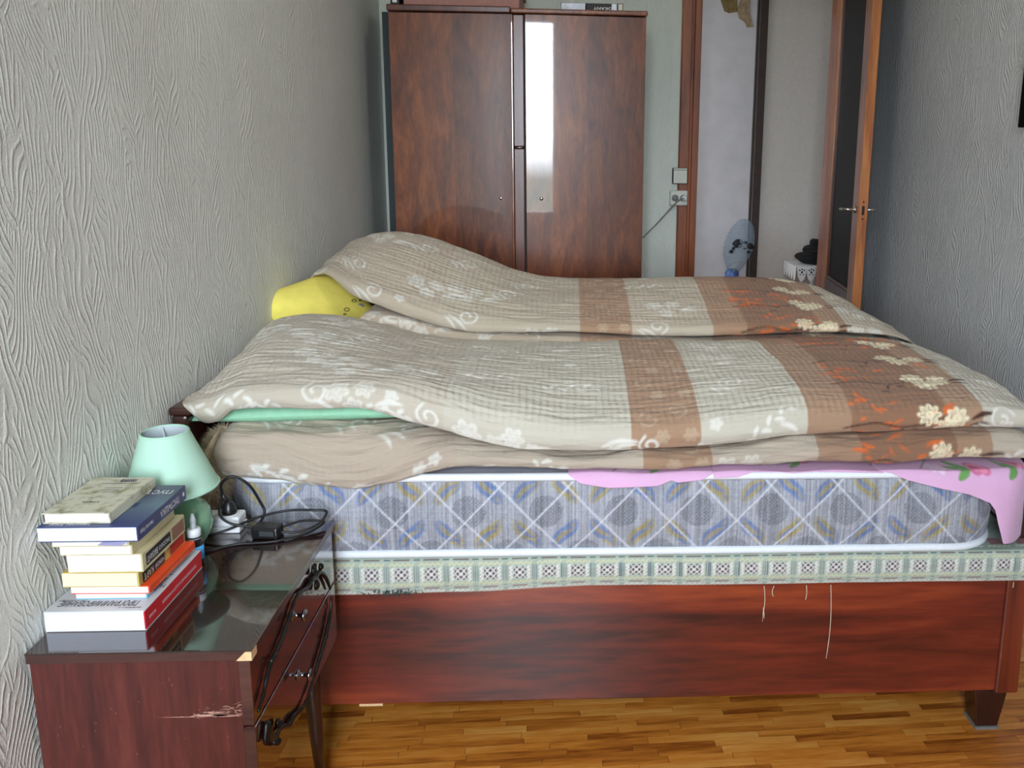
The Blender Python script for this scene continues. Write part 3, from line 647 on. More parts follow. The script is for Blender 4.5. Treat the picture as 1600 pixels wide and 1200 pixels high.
tx = np.gradient(mx); ty = np.gradient(my); tl = np.hypot(tx, ty); onx, ony = ty/tl, -tx/tl
# quilting: stitched diamonds pull the ticking in
def tri(a): return np.abs(((a+.5) % 1)-.5)*2
q1 = tri((Tg+Vg*.085/.09)/.17); q2 = tri((Tg-Vg*.085/.09)/.17)
puff = .006*(np.minimum(q1, 1)*np.minimum(q2, 1))**.35
D = bul[None]+puff*np.sin(math.pi*vn)[None]**.4
Pm = np.stack([mx[:, None]+onx[:, None]*D, my[:, None]+ony[:, None]*D, MZ0+Vg], -1)
mat_ = empty('mattress', (.13, 2.75, MZ0), 'thick quilted mattress in blue-grey ticking with white tape edges', 'mattress')
grid_mesh('ticking', Pm, cloth_print('mattress_ticking', .8, 0, .3, weave=600), mat_, mc.sample(Tg, Vg), np.stack([Tg, Vg], -1))
for zz, nm in ((MZ0, 'lower_tape'), (MZ1, 'upper_tape')):
    m = MB()
    m.tube([(mx[i]+onx[i]*.005, my[i]+ony[i]*.005, zz+(.006 if zz < .6 else -.004)) for i in list(range(0, nM, 12))+[nM-1]], .0105, 10)
    m.build(nm, MAT['piping'], mat_)
top = MB(); ring = [(mx[i]+onx[i]*-.002, my[i]+ony[i]*-.002) for i in range(0, nM, 12)]
n_ = len(ring); top.add([(x, y, MZ1) for x, y in ring]+[(x, y, MZ0+.004) for x, y in ring], [tuple(range(n_)), tuple(range(2*n_-1, n_-1, -1))])
top.build('top_panel', plain('mattress_top', srgb(190, 192, 204), .85, noise=.06, nscale=80), mat_)

# pink flowered sheet hanging out over the mattress edge
def sheet_canvas():
    c = Canvas(-.1, 2.0, -.05, .45, .0025, srgb(224, 178, 214)); r = random.Random(5)
    c.img *= (1+.05*fnoise(c.U*2, c.V*2, 8, 3, 2))[..., None]
    for u in np.arange(-.05, 1.95, .30):
        for (du, dv) in ((0, .08), (.13, .22)):
            cu, cv = u+du, dv
            for q, cc in ((.034, srgb(206, 96, 140)), (.026, srgb(238, 150, 180)), (.015, srgb(190, 70, 116))): c.flower(cu+.01*r.random(), cv+.004, q, cc, 3, r.random(), .8, False)
            for an in (2.4, 3.3, 4.2): c.leaf(cu-.02, cv, .055, an, .020, srgb(112, 160, 92), .85)
        c.flower(u+.2, .06, .03, srgb(240, 226, 240), 6, 0, .6)
        c.stroke([(u+.22, .20), (u+.20, .12), (u+.16, .04)], .004, srgb(96, 130, 86), .8); c.leaf(u+.20, .12, .04, 1.2, .014, srgb(110, 160, 96)); c.leaf(u+.2, .13, .04, 2.4, .014, srgb(110, 160, 96))
    return c
sc_ = sheet_canvas()
def sheet_piece(path, drop, name, seed, root, nvv=70, folds=.004, over=.10, flare=0):
    """path: list of (x, y, outward nx, ny); cloth runs in over the mattress top and hangs by drop(t) outside"""
    n = len(path); pa_ = np.array(path); s = np.concatenate([[0], np.cumsum(np.hypot(*np.diff(pa_[:, :2], axis=0).T))])
    dr = drop(s); P = np.empty((n, nvv, 3)); V = np.empty((n, nvv))
    for i in range(n):
        tot = over+dr[i]; t = np.linspace(0, tot, nvv); V[i] = tot-t
        out = np.where(t < over, -over+t, 0)+np.where(t > over, 1-np.exp(-(t-over)/.012), 0)*.014; dn = np.maximum(t-over, 0)
        fo = folds*np.sin(s[i]*38+seed)*dn/.1+flare*np.clip(dn/.15, 0, 1)*(.5+.5*math.sin(s[i]*24+seed))
        P[i] = np.stack([pa_[i, 0]+pa_[i, 2]*(out+fo), pa_[i, 1]+pa_[i, 3]*(out+fo), MZ1+.008-dn-.0*t+.002*np.sin(s[i]*25)*(t < over)], -1)
    S = np.repeat(s[:, None], nvv, 1)
    o = grid_mesh(name, P, SHEET, root, sc_.sample(S, V), np.stack([S, V], -1))
    md = o.modifiers.new('thickness', 'SOLIDIFY'); md.thickness = .0015
    return o
SHEET = cloth_print('pink_sheet_cotton', .85, 0, .12)
sheet = empty('bed_sheet', (.6, 2.2, MZ1), 'pink rose-patterned sheet slipping out over the mattress edge', 'bed sheet')
ys = BY-.012
pth = [(x, ys, 0, -1) for x in np.linspace(.0, .36, 130)]
sheet_piece(pth, lambda s: np.interp(s, [0, .012, .03, .10, .22, .255, .27, .33, .36], [.002, .010, .022, .034, .03, .016, .022, .016, .001]), 'cloth_fold', 1, sheet, 50, .002)
pth = [(x, ys, 0, -1) for x in np.linspace(.36, .79, 120)]
sheet_piece(pth, lambda s: np.interp(s, [0, .06, .10, .16, .2, .26, .43], [.012, .010, .0, .0, .003, .0, .004]), 'cloth_fold', 2, sheet, 40, .001)
pth = [(x, ys, 0, -1) for x in np.linspace(.78, 1.09, 130)]
CR = .105
for a in np.linspace(270, 360, 70)[1:]:
    pth.append((1.09+CR*math.cos(math.radians(a))*.95, ys+CR+CR*math.sin(math.radians(a)), math.cos(math.radians(a)), math.sin(math.radians(a))))
pth += [(1.190, y, 1, 0) for y in np.linspace(ys+CR+.02, ys+CR+.35, 40)]
sheet_piece(pth, lambda s: np.interp(s, [0, .03, .07, .15, .23, .285, .30, .325, .40, 1], [.0, .004, .020, .040, .058, .080, .10, .19, .210, .20]), 'hanging_corner', 2.2, sheet, 90, .004, flare=.010)

# bedding ------------------------------------------------------------------------------------------
xs = [-.908, -.875, -.835, -.80, -.70, -.60, -.50, -.40, -.30, -.20, -.10, 0, .2, .4, .6, .8, 1.0, 1.1, 1.17, 1.215]
A_bot = [.900, .884, .887, .912, .920, .919, .919, .893, .862, .831, .815, .809, .811, .829, .850, .853, .865, .866, .866, .866]
A_cre = [.936, .952, .968, .980, .987, .993, .993, .986, .959, .933, .916, .901, .903, .920, .944, .942, .940, .930, .915, .900]
A_top = [1.000, 1.028, 1.038, 1.043, 1.039, 1.017, .989, .969, .959, .957, .956, .954, .956, .958, .962, .967, .965, .950, .925, .895]
L_top = [.850, .868, .875, .877, .875, .871, .868, .862, .850, .831, .815, .809, .811, .829, .850, .853, .862, .862, .860, .858]
L_bot = [.757, .757, .757, .756, .747, .729, .726, .745, .763, .767, .767, .768, .766, .768, .775, .773, .782, .784, .782, .784]
sel = slice(2, None)
rows = []
for i, x in enumerate(xs):
    b_, c_, t_ = A_bot[i], A_cre[i], A_top[i]; rise = t_-c_
    rows.append([(2.72, b_+.02), (2.3, b_+.012), (1.985, b_+.004), (1.934, b_+.012), (1.936, (b_+c_)/2+.012), (1.995, c_-.004), (2.10, c_+.35*rise+.004), (2.28, c_+.78*rise+.004), (2.48, t_+.001), (2.66, t_-.035), (2.74, (t_+b_)/2-.02)])
DUV = cloth_print('printed_seersucker', .92, .55, .36, only_top=.115)
cA = duvet_canvas(0, 21)
for (u_, v_, r_) in ((-.245, .060, .038), (-.135, .072, .031), (-.168, .020, .031), (1.175, .075, .036), (1.09, .04, .030), (.335, .03, .030), (.42, .012, .034)): cA.flower(u_, v_, r_, WHITE, 6, .3, .9)
for (u_, v_, L_, a_) in ((-.11, .03, .07, .35), (-.105, .02, .06, .1), (-.40, .05, .07, -.7), (-.42, .06, .06, -.5), (-.60, .075, .06, -.8), (.08, .06, .09, .15), (.10, .045, .07, .3), (.52, .085, .05, -.5)): cA.leaf(u_, v_, L_, a_, .012, WHITE, .85)
for (u_, v_, r_) in ((-.335, .075, .032), (-.60, .095, .034), (.12, .03, .034), (.20, .06, .03)): cA.spiral(u_, v_, r_, WHITE, .006, 1.3, 2)
for (u_, v_, L_, a_) in ((-.50, .05, .11, .1), (.44, .05, .12, .6), (.46, .035, .11, .0), (-.80, .04, .10, .2)): cA.sprig(u_, v_, L_, a_, WHITE, 7, .010)
duvet('duvet', xs, rows, DUV, cA, 'beige and brown printed duvet on top of the near half of the bed', 'duvet', 'patterned duvets on the bed', seed=3, nx=800, nv=400)
xl = [-.855]+[x for x in xs if -.82 < x < 1.18]; il = [xs.index(x) if x in xs else 1 for x in xl]
rows = []
for x, i in zip(xl, il):
    b_, t_ = L_bot[i], L_top[i]; y0 = 1.915 if b_ < .76 else 1.928
    mid = max(b_, .762)
    rows.append([(2.68, .762), (2.25, .765), (2.0, mid+.004), (y0+.012, b_+.002), (y0-.004, b_+.3*(t_-b_)), (y0+.002, b_+.62*(t_-b_)), (y0+.04, t_-.010), (2.06, t_-.004), (2.25, t_-.002), (2.55, t_-.004), (2.69, t_-.03)])
cL = duvet_canvas(.03, 33, srgb(194, 180, 162))
for (u_, v_, r_) in ((-.56, .075, .034), (-.27, .05, .028), (.20, .035, .026)): cL.spiral(u_, v_, r_, WHITE, .006, 1.3, 2)
for (u_, v_, L_, a_) in ((-.76, .115, .07, -.3), (-.70, .10, .08, -.35), (-.64, .085, .06, -.9), (-.50, .06, .06, .1), (-.40, .07, .07, -.4), (-.33, .06, .06, -.6)): cL.leaf(u_, v_, L_, a_, .012, WHITE, .8)
for (u_, v_, r_) in ((-.44, .055, .020), (-.36, .095, .020), (.42, .03, .018)): cL.flower(u_, v_, r_, WHITE, 5, .2, .8, False)
duvet('duvet', xl, rows, cloth_print('printed_seersucker_smooth', .92, .15, .6, only_top=.10), cL, 'folded lower duvet lying flat on the pink sheet at the near side', 'duvet', 'patterned duvets on the bed', seed=8, nx=700, nv=300, end=.04, wr=.010, ripple=.0048)
# far half
xb = [-.90, -.86, -.80, -.70, -.60, -.50, -.40, -.30, -.20, -.10, 0, .2, .4, .6, .8, .95, 1.05, 1.13, 1.18]
B_y = [2.92, 2.86, 2.78, 2.69, 2.65, 2.63, 2.62, 2.62, 2.62, 2.62, 2.62, 2.62, 2.62, 2.62, 2.62, 2.62, 2.62, 2.63, 2.64]
B_bot = [1.085, 1.10, 1.112, 1.065, 1.038, 1.006, .978, .960, .957, .957, .957, .949, .948, .955, .961, .955, .945, .925, .900]
B_top = [1.120, 1.150, 1.197, 1.230, 1.231, 1.209, 1.171, 1.130, 1.090, 1.069, 1.062, 1.064, 1.068, 1.070, 1.062, 1.036, .992, .940, .905]
rows = []
for i, x in enumerate(xb):
    y0, b_, t_ = B_y[i], B_bot[i], B_top[i]; r_ = t_-b_; w_ = 3.12-y0
    rows.append([(3.42, .90), (3.0, b_+.01*0), (y0+.05, b_+.002), (y0-.002, b_+.006), (y0+.004, b_+.16*r_+.012), (y0+.08, b_+.34*r_+.012), (y0+.36*w_, b_+.58*r_+.010), (y0+.66*w_, b_+.86*r_), (3.12, t_), (3.32, t_-.045), (3.46, t_-.13)])
duvet('duvet', xb, rows, DUV, duvet_canvas(-.12, 57, srgb(194, 182, 162)), 'beige and brown printed duvet humped over pillows on the far half', 'duvet', 'patterned duvets on the bed', seed=14, nx=640, nv=330)
x2 = [-.68, -.64, -.55, -.45, -.35, -.25, -.15, 0, .4, .8, 1.0, 1.08, 1.13]
t2 = [1.01, 1.028, 1.018, .992, .968, .958, .956, .955, .946, .955, .945, .93, .915]
rows = []
for x, t_ in zip(x2, t2):
    rows.append([(3.45, .78), (3.0, .775), (2.66, .80), (2.605, .86), (2.596, .5*(t_+.86)), (2.606, t_-.018), (2.64, t_-.006), (2.8, t_-.002), (3.1, t_-.004), (3.4, t_-.04), (3.47, .84)])
duvet('duvet', x2, rows, cloth_print('printed_seersucker_under', .92, .15, .3, only_top=.16), duvet_canvas(-.12, 71, srgb(188, 174, 154)), 'lower duvet layer showing as a strip under the far humped duvet', 'duvet', 'patterned duvets on the bed', seed=18, nx=460, nv=200, end=.03)

# pillows
def pillow(name, c, size, rot, mat, label, n=40, seed=1, corner=1.0):
    """soft cushion: superellipse plan, thick middle, pinched hem and corners; rot = Matrix 3x3"""
    a = np.linspace(-1, 1, n); Ug, Wg = np.meshgrid(a, a, indexing='ij')
    h = (np.clip(1-np.abs(Ug)**2.6, 0, 1)*np.clip(1-np.abs(Wg)**2.6, 0, 1))**.55
    pin = 1-.06*corner*(1-np.abs(Ug)**2)*np.abs(Wg)**3-.0; pin2 = 1-.06*corner*(1-np.abs(Wg)**2)*np.abs(Ug)**3
    wr_ = .05*fnoise(Ug*.5, Wg*.5, seed, 3, .8)*h
    me_v = []; Rm = np.array(rot)
    for s in (1, -1):
        P = np.stack([Ug*size[0]/2*pin2, Wg*size[1]/2*pin, s*(h*size[2]/2*(1+wr_)+.0008)], -1); me_v.append(P@Rm.T+np.array(c))
    o = None; me = bpy.data.meshes.new(name); V = np.concatenate([p.reshape(-1, 3) for p in me_v]); F = []
    for i in range(n-1):
        for j in range(n-1):
            q = (i*n+j, (i+1)*n+j, (i+1)*n+j+1, i*n+j+1); F.append(q); F.append(tuple(x+n*n for x in q[::-1]))
    rim = [(i, 0) for i in range(n-1)]+[(n-1, j) for j in range(n-1)]+[(i, n-1) for i in range(n-1, 0, -1)]+[(0, j) for j in range(n-1, 0, -1)]
    for k in range(len(rim)):
        p, q = rim[k], rim[(k+1) % len(rim)]; a_, b_ = p[0]*n+p[1], q[0]*n+q[1]; F.append((b_, a_, a_+n*n, b_+n*n))
    me.from_pydata([tuple(v) for v in V], [], F); me.polygons.foreach_set('use_smooth', [True]*len(F)); me.update()
    bm = bmesh.new(); bm.from_mesh(me); bmesh.ops.recalc_face_normals(bm, faces=bm.faces); bm.to_mesh(me); bm.free()
    return link(name, me, mat)
GREEN = plain('mint_pillow_cotton', srgb(152, 206, 172), .9, noise=.06, nscale=50, bump=.25, bscale=90)
o = pillow('pillow', (-.615, 2.27, .893), (.64, .62, .085), Matrix.Rotation(math.radians(-1.5), 3, 'Y'), GREEN, '', seed=2)
tag(o, 'mint green pillow squeezed between the two near duvets', 'pillow')
YEL = plain('yellow_pillow_plush', srgb(246, 232, 112), .9, noise=.05, nscale=30, bump=.15, bscale=60)
yp = empty('pillow', (-.805, 2.78, .92), 'yellow pillow with red and black print leaning on the wall', 'pillow')
Rm = Matrix.Rotation(math.radians(-22), 3, 'Z') @ Matrix.Rotation(math.radians(38), 3, 'Y') @ Matrix.Rotation(math.radians(10), 3, 'X')
yo = pillow('cushion', (-.805, 2.79, .970), (.36, .36, .15), Rm, YEL, '', seed=4)
for v in yo.data.vertices: v.co -= yp.location
yo.parent = yp
REDM = plain('red_print', srgb(196, 30, 32), .85, noise=.08); SILV = plain('silver_print', srgb(150, 152, 170), .6, noise=.1)
def on_cushion(u, w, lift=.003):
    h = ((1-abs(u)**2.6)*(1-abs(w)**2.6))**.55; p = Vector((u*.18, w*.18, h*.075+lift)); return Rm @ p + Vector((-.805, 2.79, .970))
for (u, w, ru, rw, mm) in ((.34, .16, .045, .09, REDM), (.44, -.14, .06, .09, REDM), (.22, .42, .045, .08, SILV)):
    ring = [on_cushion(u+ru*math.cos(a), w+rw*math.sin(a)) for a in np.linspace(0, 6.283, 20, endpoint=False)]
    cpt = on_cushion(u, w); MB().add([cpt]+ring, [(0, 1+i, 1+(i+1) % 20) for i in range(20)], True).build('printed_patch', mm, yp)
for (u, w, r_) in ((.08, .36, .040), (.20, .04, .045), (.27, -.08, .02), (.10, .52, .02)):
    MB().tube([on_cushion(u+r_*math.cos(a)*.8, w+r_*math.sin(a)*1.3, .003) for a in np.linspace(0, 6.283, 18)], .0013, 5).build('printed_outline', MAT['ink'], yp)

# fluffy throw tucked at the head end
FUR = plain('beige_fur', srgb(206, 188, 160), .95, noise=.25, nscale=40)
ft = empty('fur_throw', (-.87, 2.0, .70), 'fluffy beige fur throw bunched between headboard and lower duvet', 'throw')
nb = 60; th, ph = np.meshgrid(np.linspace(0, 2*math.pi, nb), np.linspace(0, math.pi, 40), indexing='ij')
P = np.stack([-.862+.036*np.cos(th)*np.sin(ph), 1.99+.105*np.sin(th)*np.sin(ph), .752+.10*np.cos(ph)*(1+.1*np.sin(3*th))], -1)
P[..., 0] += .035*np.clip((P[..., 2]-.77)/.1, -1, 1)*.5; grid_mesh('fleece', P, FUR, ft)
fm = MB(); vv_, ff_ = [], []
for k in range(9000):
    t, p = random.uniform(0, 6.283), math.acos(random.uniform(-1, 1)); d = Vector((math.cos(t)*math.sin(p), math.sin(t)*math.sin(p), math.cos(p)))
    b0 = Vector((-.862+.036*d.x+.0175*max(-1, min(1, (.092*d.z-.005)/.1)), 1.99+.105*d.y, .752+.10*d.z))
    if b0.y > 2.03: continue
    L = random.uniform(.012, .026); e = Vector((d.x*.9, d.y, d.z*.5-.3)).normalized()*L+Vector([random.uniform(-.006, .006) for _ in range(3)]); w = Vector((random.uniform(-1, 1), random.uniform(-1, 1), random.uniform(-1, 1))).cross(e).normalized()*.0007
    i = len(vv_); vv_ += [b0-w, b0+w, b0+e]; ff_.append((i, i+1, i+2))
me = bpy.data.meshes.new('fur_strands'); me.from_pydata([tuple(v-ft.location) for v in vv_], [], ff_); me.update()
tag(link('fur_strands', me, FUR, ft), kind='stuff')

# ------------------------------------------------------------------ wardrobe
WX0, WX1, WY, WZ = -.803, .345, 3.9, 2.155
wd = empty('wardrobe', (-.23, 4.15, 0), 'glossy walnut wardrobe with two veneered doors against the far wall', 'wardrobe')
MB().box(WX0+.005, WX0+.025, WY+.02, 4.40, .08, WZ-.03).box(WX1-.02, WX1, WY+.02, 4.40, .08, WZ-.03).box(WX0+.02, WX1-.02, 4.385, 4.40, .08, WZ-.03).box(WX0+.02, WX1-.02, WY+.05, 4.39, .08, .11).build('case', MAT['ward_side'], wd)
MB().box(WX0, -.262, WY-.022, 4.40, WZ-.022, WZ+.006).build('top_board', MAT['ward_strip'], wd, .005)
MB().box(-.262, WX1+.004, WY-.020, 4.40, WZ-.022, WZ).build('top_board', MAT['ward_a'], wd, .006)
MB().box(WX0-.032, WX0+.004, WY+.035, WY+.05, 0, WZ-.02).build('gap_shade_strip', plain('dark_teal_gap_shade', srgb(30, 44, 46), .6, noise=.15), wd)  # dark strip put in as the shade of the gap beside the wall
RC = -.017
def door_slab(xa, xb, ya, yb, z0, z1, name, mat, parent, th=.02):
    return MB().hexa([(xa, ya, z0), (xb, yb, z0), (xb, yb+th, z0), (xa, ya+th, z0)], [(xa, ya, z1), (xb, yb, z1), (xb, yb+th, z1), (xa, ya+th, z1)]).build(name, mat, parent)
for side in (0, 1):
    xa, xb = ((WX0+.004, -.262) if side == 0 else (-.196, WX1-.001)); ya, yb = ((WY, WY+RC) if side == 0 else (WY+RC, WY))
    d = empty('door', (0, 0, 0)); d.parent = wd; d.location = Vector(((xa+xb)/2, WY, .1))-wd.location
    xv = -.522 if side == 0 else .082; t = (xv-xa)/(xb-xa); yv = ya+(yb-ya)*t
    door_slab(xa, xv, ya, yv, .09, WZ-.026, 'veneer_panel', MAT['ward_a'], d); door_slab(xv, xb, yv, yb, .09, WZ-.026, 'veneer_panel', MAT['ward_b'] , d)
    kx = -.314 if side == 0 else -.128; ky = ya+(yb-ya)*(kx-xa)/(xb-xa)
    MB().lathe([(0, -.003), (.007, -.003), (.009, 0), (.009, .002)], (kx, ky, 1.32), 14, 'y').build('keyhole_plate', MAT['metal'], d)
MB().box(-.262, -.252, WY-.021, WY+.03, .09, WZ-.026).build('edge_moulding', MAT['ward_a'], wd, .003)
MB().box(-.252, -.205, WY-.008, WY+.03, .09, 1.545).build('centre_strip', MAT['ward_strip'], wd, .003)
MB().box(-.252, -.205, WY-.008, WY+.03, 1.555, WZ-.026).build('centre_strip', MAT['ward_strip'], wd, .003)
MB().box(-.205, -.197, WY-.014, WY+.03, .09, WZ-.026).build('edge_moulding', MAT['ward_side'], wd, .003)
MB().tube([(-.248, WY-.011, 1.549), (-.21, WY-.013, 1.551)], .0035, 8).build('latch', MAT['metal'], wd)
for lx in (WX0+.06, WX1-.06):
    for ly in (WY+.06, 4.34): MB().lathe([(.018, 0), (.026, .08), (.026, .11)], (lx, ly, 0), 12).build('foot', MAT['ward_side'], wd)
# things on the wardrobe
PINK = plain('dusty_pink_board', srgb(176, 128, 116), .7, noise=.06)
sb = empty('storage_box', (-.5, 4.12, WZ+.006), 'dusty pink storage box lying on top of the wardrobe', 'box')
MB().box(-.74, -.225, WY+.04, 4.36, WZ+.0065, WZ+.10).build('box_body', PINK, sb, .006)
MB().box(-.75, -.215, WY+.03, 4.37, WZ+.10, WZ+.125).build('lid', PINK, sb, .006)
db = empty('case', (-.77, 4.1, WZ+.006), 'black case edge beside the pink box above the wardrobe', 'case')
MB().box(-.795, -.755, WY+.03, 4.3, WZ+.0065, WZ+.09).build('case_shell', MAT['black_plastic'], db, .006)
MB().box(-.785, -.765, WY+.026, WY+.03, WZ+.02, WZ+.03).build('clasp', MAT['metal'], db)

# ------------------------------------------------------------------ books
def book(x0, x1, y0, y1, z0, z1, cover, pages, label, rot=0, hard=True, group=None, spine=None, front_bend=0, board=.002):
    """spine on the +x side; page edges face the camera"""
    c = ((x0+x1)/2, (y0+y1)/2); R = rotz(c, rot); o = empty('book', (c[0], c[1], z0), label, 'book', group)
    ins = .003 if hard else .0005
    n = 16; vv = []
    m = MB()
    for (yy) in (y0+ins, y1-ins):
        for k in range(n+1):
            x = x0+ins+(x1-x0-ins-.003)*k/n; b_ = front_bend*math.sin(math.pi*k/n)
            vv.append(R((x, yy, z0+board-(b_ if b_ < 0 else 0)*0))); vv.append(R((x, yy, z1-board+front_bend*.3*math.sin(2*math.pi*k/n+.5)*0)))
    N2 = 2*(n+1); ff = []
    for k in range(n):
        a = 2*k; ff += [(a, a+2, a+3, a+1), (N2+a+2, N2+a, N2+a+1, N2+a+3), (a+1, a+3, N2+a+3, N2+a+1), (a, N2+a, N2+a+2, a+2)]
    ff += [(0, 1, N2+1, N2), (2*n, N2+2*n, N2+2*n+1, 2*n+1)]
    m.add(vv, ff).build('page_block', pages, o)
    MB().box(x0, x1, y0, y1, z0, z0+board, R=R).build('back_cover', cover, o, .0006, 1)
    MB().box(x0, x1, y0, y1, z1-board, z1, R=R).build('front_cover', cover, o, .0006, 1)
    MB().box(x1-.0025, x1, y0, y1, z0+board, z1-board, R=R).build('spine', spine or cover, o, .0006, 1)
    o['_r'] = rot
    return o, R
def rdir(v, a): return (v[0]*math.cos(a)-v[1]*math.sin(a), v[0]*math.sin(a)+v[1]*math.cos(a), v[2])
def pages_mat(name, c):
    m, nt, b = new_mat(name); N = nt.nodes.new; L = nt.links.new
    tc = N('ShaderNodeTexCoord'); mp = N('ShaderNodeMapping'); mp.inputs['Scale'].default_value = (3, 3, 900); L(tc.outputs['Object'], mp.inputs[0]); n = N('ShaderNodeTexNoise'); n.inputs['Scale'].default_value = 1; L(mp.outputs[0], n.inputs['Vector'])
    r = N('ShaderNodeValToRGB'); r.color_ramp.elements[0].color = (*[x*.86 for x in c], 1); r.color_ramp.elements[1].color = (*c, 1); r.color_ramp.elements[0].position = .35; r.color_ramp.elements[1].position = .6
    L(n.outputs[0], r.inputs[0]); L(r.outputs[0], b.inputs['Base Color']); b.inputs['Roughness'].default_value = .85
    bp = N('ShaderNodeBump'); bp.inputs['Strength'].default_value = .15; bp.inputs['Distance'].default_value = .001; L(n.outputs[0], bp.inputs['Height']); L(bp.outputs[0], b.inputs['Normal']); return m
PG_W, PG_C, PG_Y = pages_mat('white_pages', srgb(232, 238, 248)), pages_mat('cream_pages', srgb(236, 230, 216)), pages_mat('yellowed_pages', srgb(236, 222, 192))
def cov(n, c, rough=.4, noise=.06, sc=20): return plain(n, c, rough, noise=noise, nscale=sc, coat=.2)
def flat(parent, name, mat, org, r, u, w, h, lift=.0005):
    r, u = Vector(r), Vector(u); nn = r.cross(u); o_ = Vector(org)+nn*lift
    return MB().add([o_-r*w/2-u*h/2, o_+r*w/2-u*h/2, o_+r*w/2+u*h/2, o_-r*w/2+u*h/2], [(0, 1, 2, 3)]).build(name, mat, parent)
NT = .664; RX, UY = (-1, 0, 0), (0, -1, 0)                         # text on covers is upside down as seen from the camera
SR, SU = (0, -1, 0), (0, 0, -1)                                    # text on spines
GRP = 'books stacked on the nightstand'
z = NT
# 1 programming textbook
CV1, RED = cov('grey_white_cover', srgb(206, 206, 208)), cov('red_spine', srgb(206, 22, 38))
b1, _ = book(-.946, -.768, 1.42, 1.655, z, z+.040, CV1, PG_W, 'thick white textbook with red spine at the bottom of the stack', spine=RED, hard=False, group=GRP)
zt = z+.040
text_mesh('ПРОГРАММИРОВАНИЕ', .025, (-.862, 1.448, zt), RX, UY, MAT['ink'], b1, width=.140)
text_mesh('ВАСИЛЬЕВ А. Н.', .006, (-.80, 1.431, zt), RX, UY, MAT['ink'], b1, width=.04)
text_mesh('ДЛЯ НАЧИНАЮЩИХ', .006, (-.915, 1.458, zt), RX, UY, MAT['ink'], b1, width=.05)
text_mesh('НА C#', .018, (-.79, 1.508, zt), RX, UY, MAT['ink'], b1, width=.036)
for k, w_ in enumerate((.03, .034, .022, .026, .018, .024, .02)):
    flat(b1, 'print_line', MAT['ink'], (-.795, 1.535+k*.016, zt), RX, UY, w_, .0022)
text_mesh('ВАСИЛЬЕВ', .0075, (-.768, 1.445, z+.02), SR, SU, MAT['white_ink'], b1, width=.025)
text_mesh('ПРОГРАММИРОВАНИЕ НА C# ДЛЯ НАЧИНАЮЩИХ', .0085, (-.768, 1.555, z+.02), SR, SU, MAT['white_ink'], b1, width=.145)
z += .0402
LBL, NAVY, ORG = cov('light_blue_cover', srgb(120, 184, 206)), cov('navy_cover', srgb(44, 62, 104)), cov('orange_cover', srgb(232, 78, 34))
b2, _ = book(-.912, -.783, 1.462, 1.64, z, z+.013, LBL, PG_W, 'thin paperback with light blue cover second from the bottom of the stack', hard=False, group=GRP)
flat(b2, 'spine_patch', NAVY, (-.783, 1.51, z+.0065), SR, SU, .05, .012)
z += .0132
b3, _ = book(-.915, -.772, 1.456, 1.638, z, z+.016, ORG, PG_W, 'orange-spined paperback with white pages in the lower stack', rot=-.02, hard=False, group=GRP)
text_mesh('искусство программирования', .006, (-.7715, 1.545, z+.008), SR, SU, plain('pale_orange_ink', srgb(250, 170, 120), .7, noise=.05), b3, width=.12, lift=.002)
z += .0162
CRM, OCH_, BLK, MAR = cov('cream_old_cover', srgb(206, 194, 152), .6, .12), cov('ochre_old_cover', srgb(206, 180, 104), .6, .12), cov('black_label', srgb(30, 28, 26), .6), cov('maroon_label', srgb(178, 38, 22), .6)
b4, _ = book(-.926, -.788, 1.452, 1.632, z, z+.029, OCH_, PG_Y, 'yellowed paperback with black and red spine blocks above the orange book', rot=-.015, hard=False, group=GRP)
flat(b4, 'spine_block', BLK, (-.788, 1.50, z+.0145), SR, SU, .085, .021, .0025); flat(b4, 'spine_block', MAR, (-.788, 1.595, z+.0145), SR, SU, .058, .021, .0025)
text_mesh('КАРТ', .017, (-.788, 1.479, z+.0145), SR, SU, plain('cream_ink', srgb(230, 220, 190), .7, noise=.05), b4, width=.035, lift=.0035); text_mesh('ЧУЖОЙ', .012, (-.788, 1.521, z+.0145), SR, SU, MAT['white_ink'], b4, width=.034, lift=.0035)
z += .0292
BRN = cov('brown_label', srgb(150, 104, 84), .6)
b5, _ = book(-.914, -.780, 1.452, 1.622, z, z+.036, CRM, PG_C, 'thickest cream paperback with black title block on the spine, mid stack', hard=False, group=GRP)
flat(b5, 'spine_block', BLK, (-.780, 1.512, z+.018), SR, SU, .095, .023, .0006); flat(b5, 'spine_block', BRN, (-.780, 1.592, z+.018), SR, SU, .05, .026, .0006)
text_mesh('ВИЗАНТ', .017, (-.780, 1.487, z+.018), SR, SU, MAT['white_ink'], b5, width=.04, lift=.0012); text_mesh('РАССКАЗ', .012, (-.780, 1.533, z+.018), SR, SU, MAT['white_ink'], b5, width=.042, lift=.0012)
z += .0362
b6, _ = book(-.922, -.794, 1.448, 1.612, z, z+.019, CRM, PG_C, 'thin cream paperback resting on the thickest one', hard=False, group=GRP)
z += .0192
b7, _ = book(-.932, -.797, 1.444, 1.606, z, z+.0145, CRM, PG_C, 'thin cream paperback just under the blue book', rot=.01, hard=False, group=GRP)
z += .0147
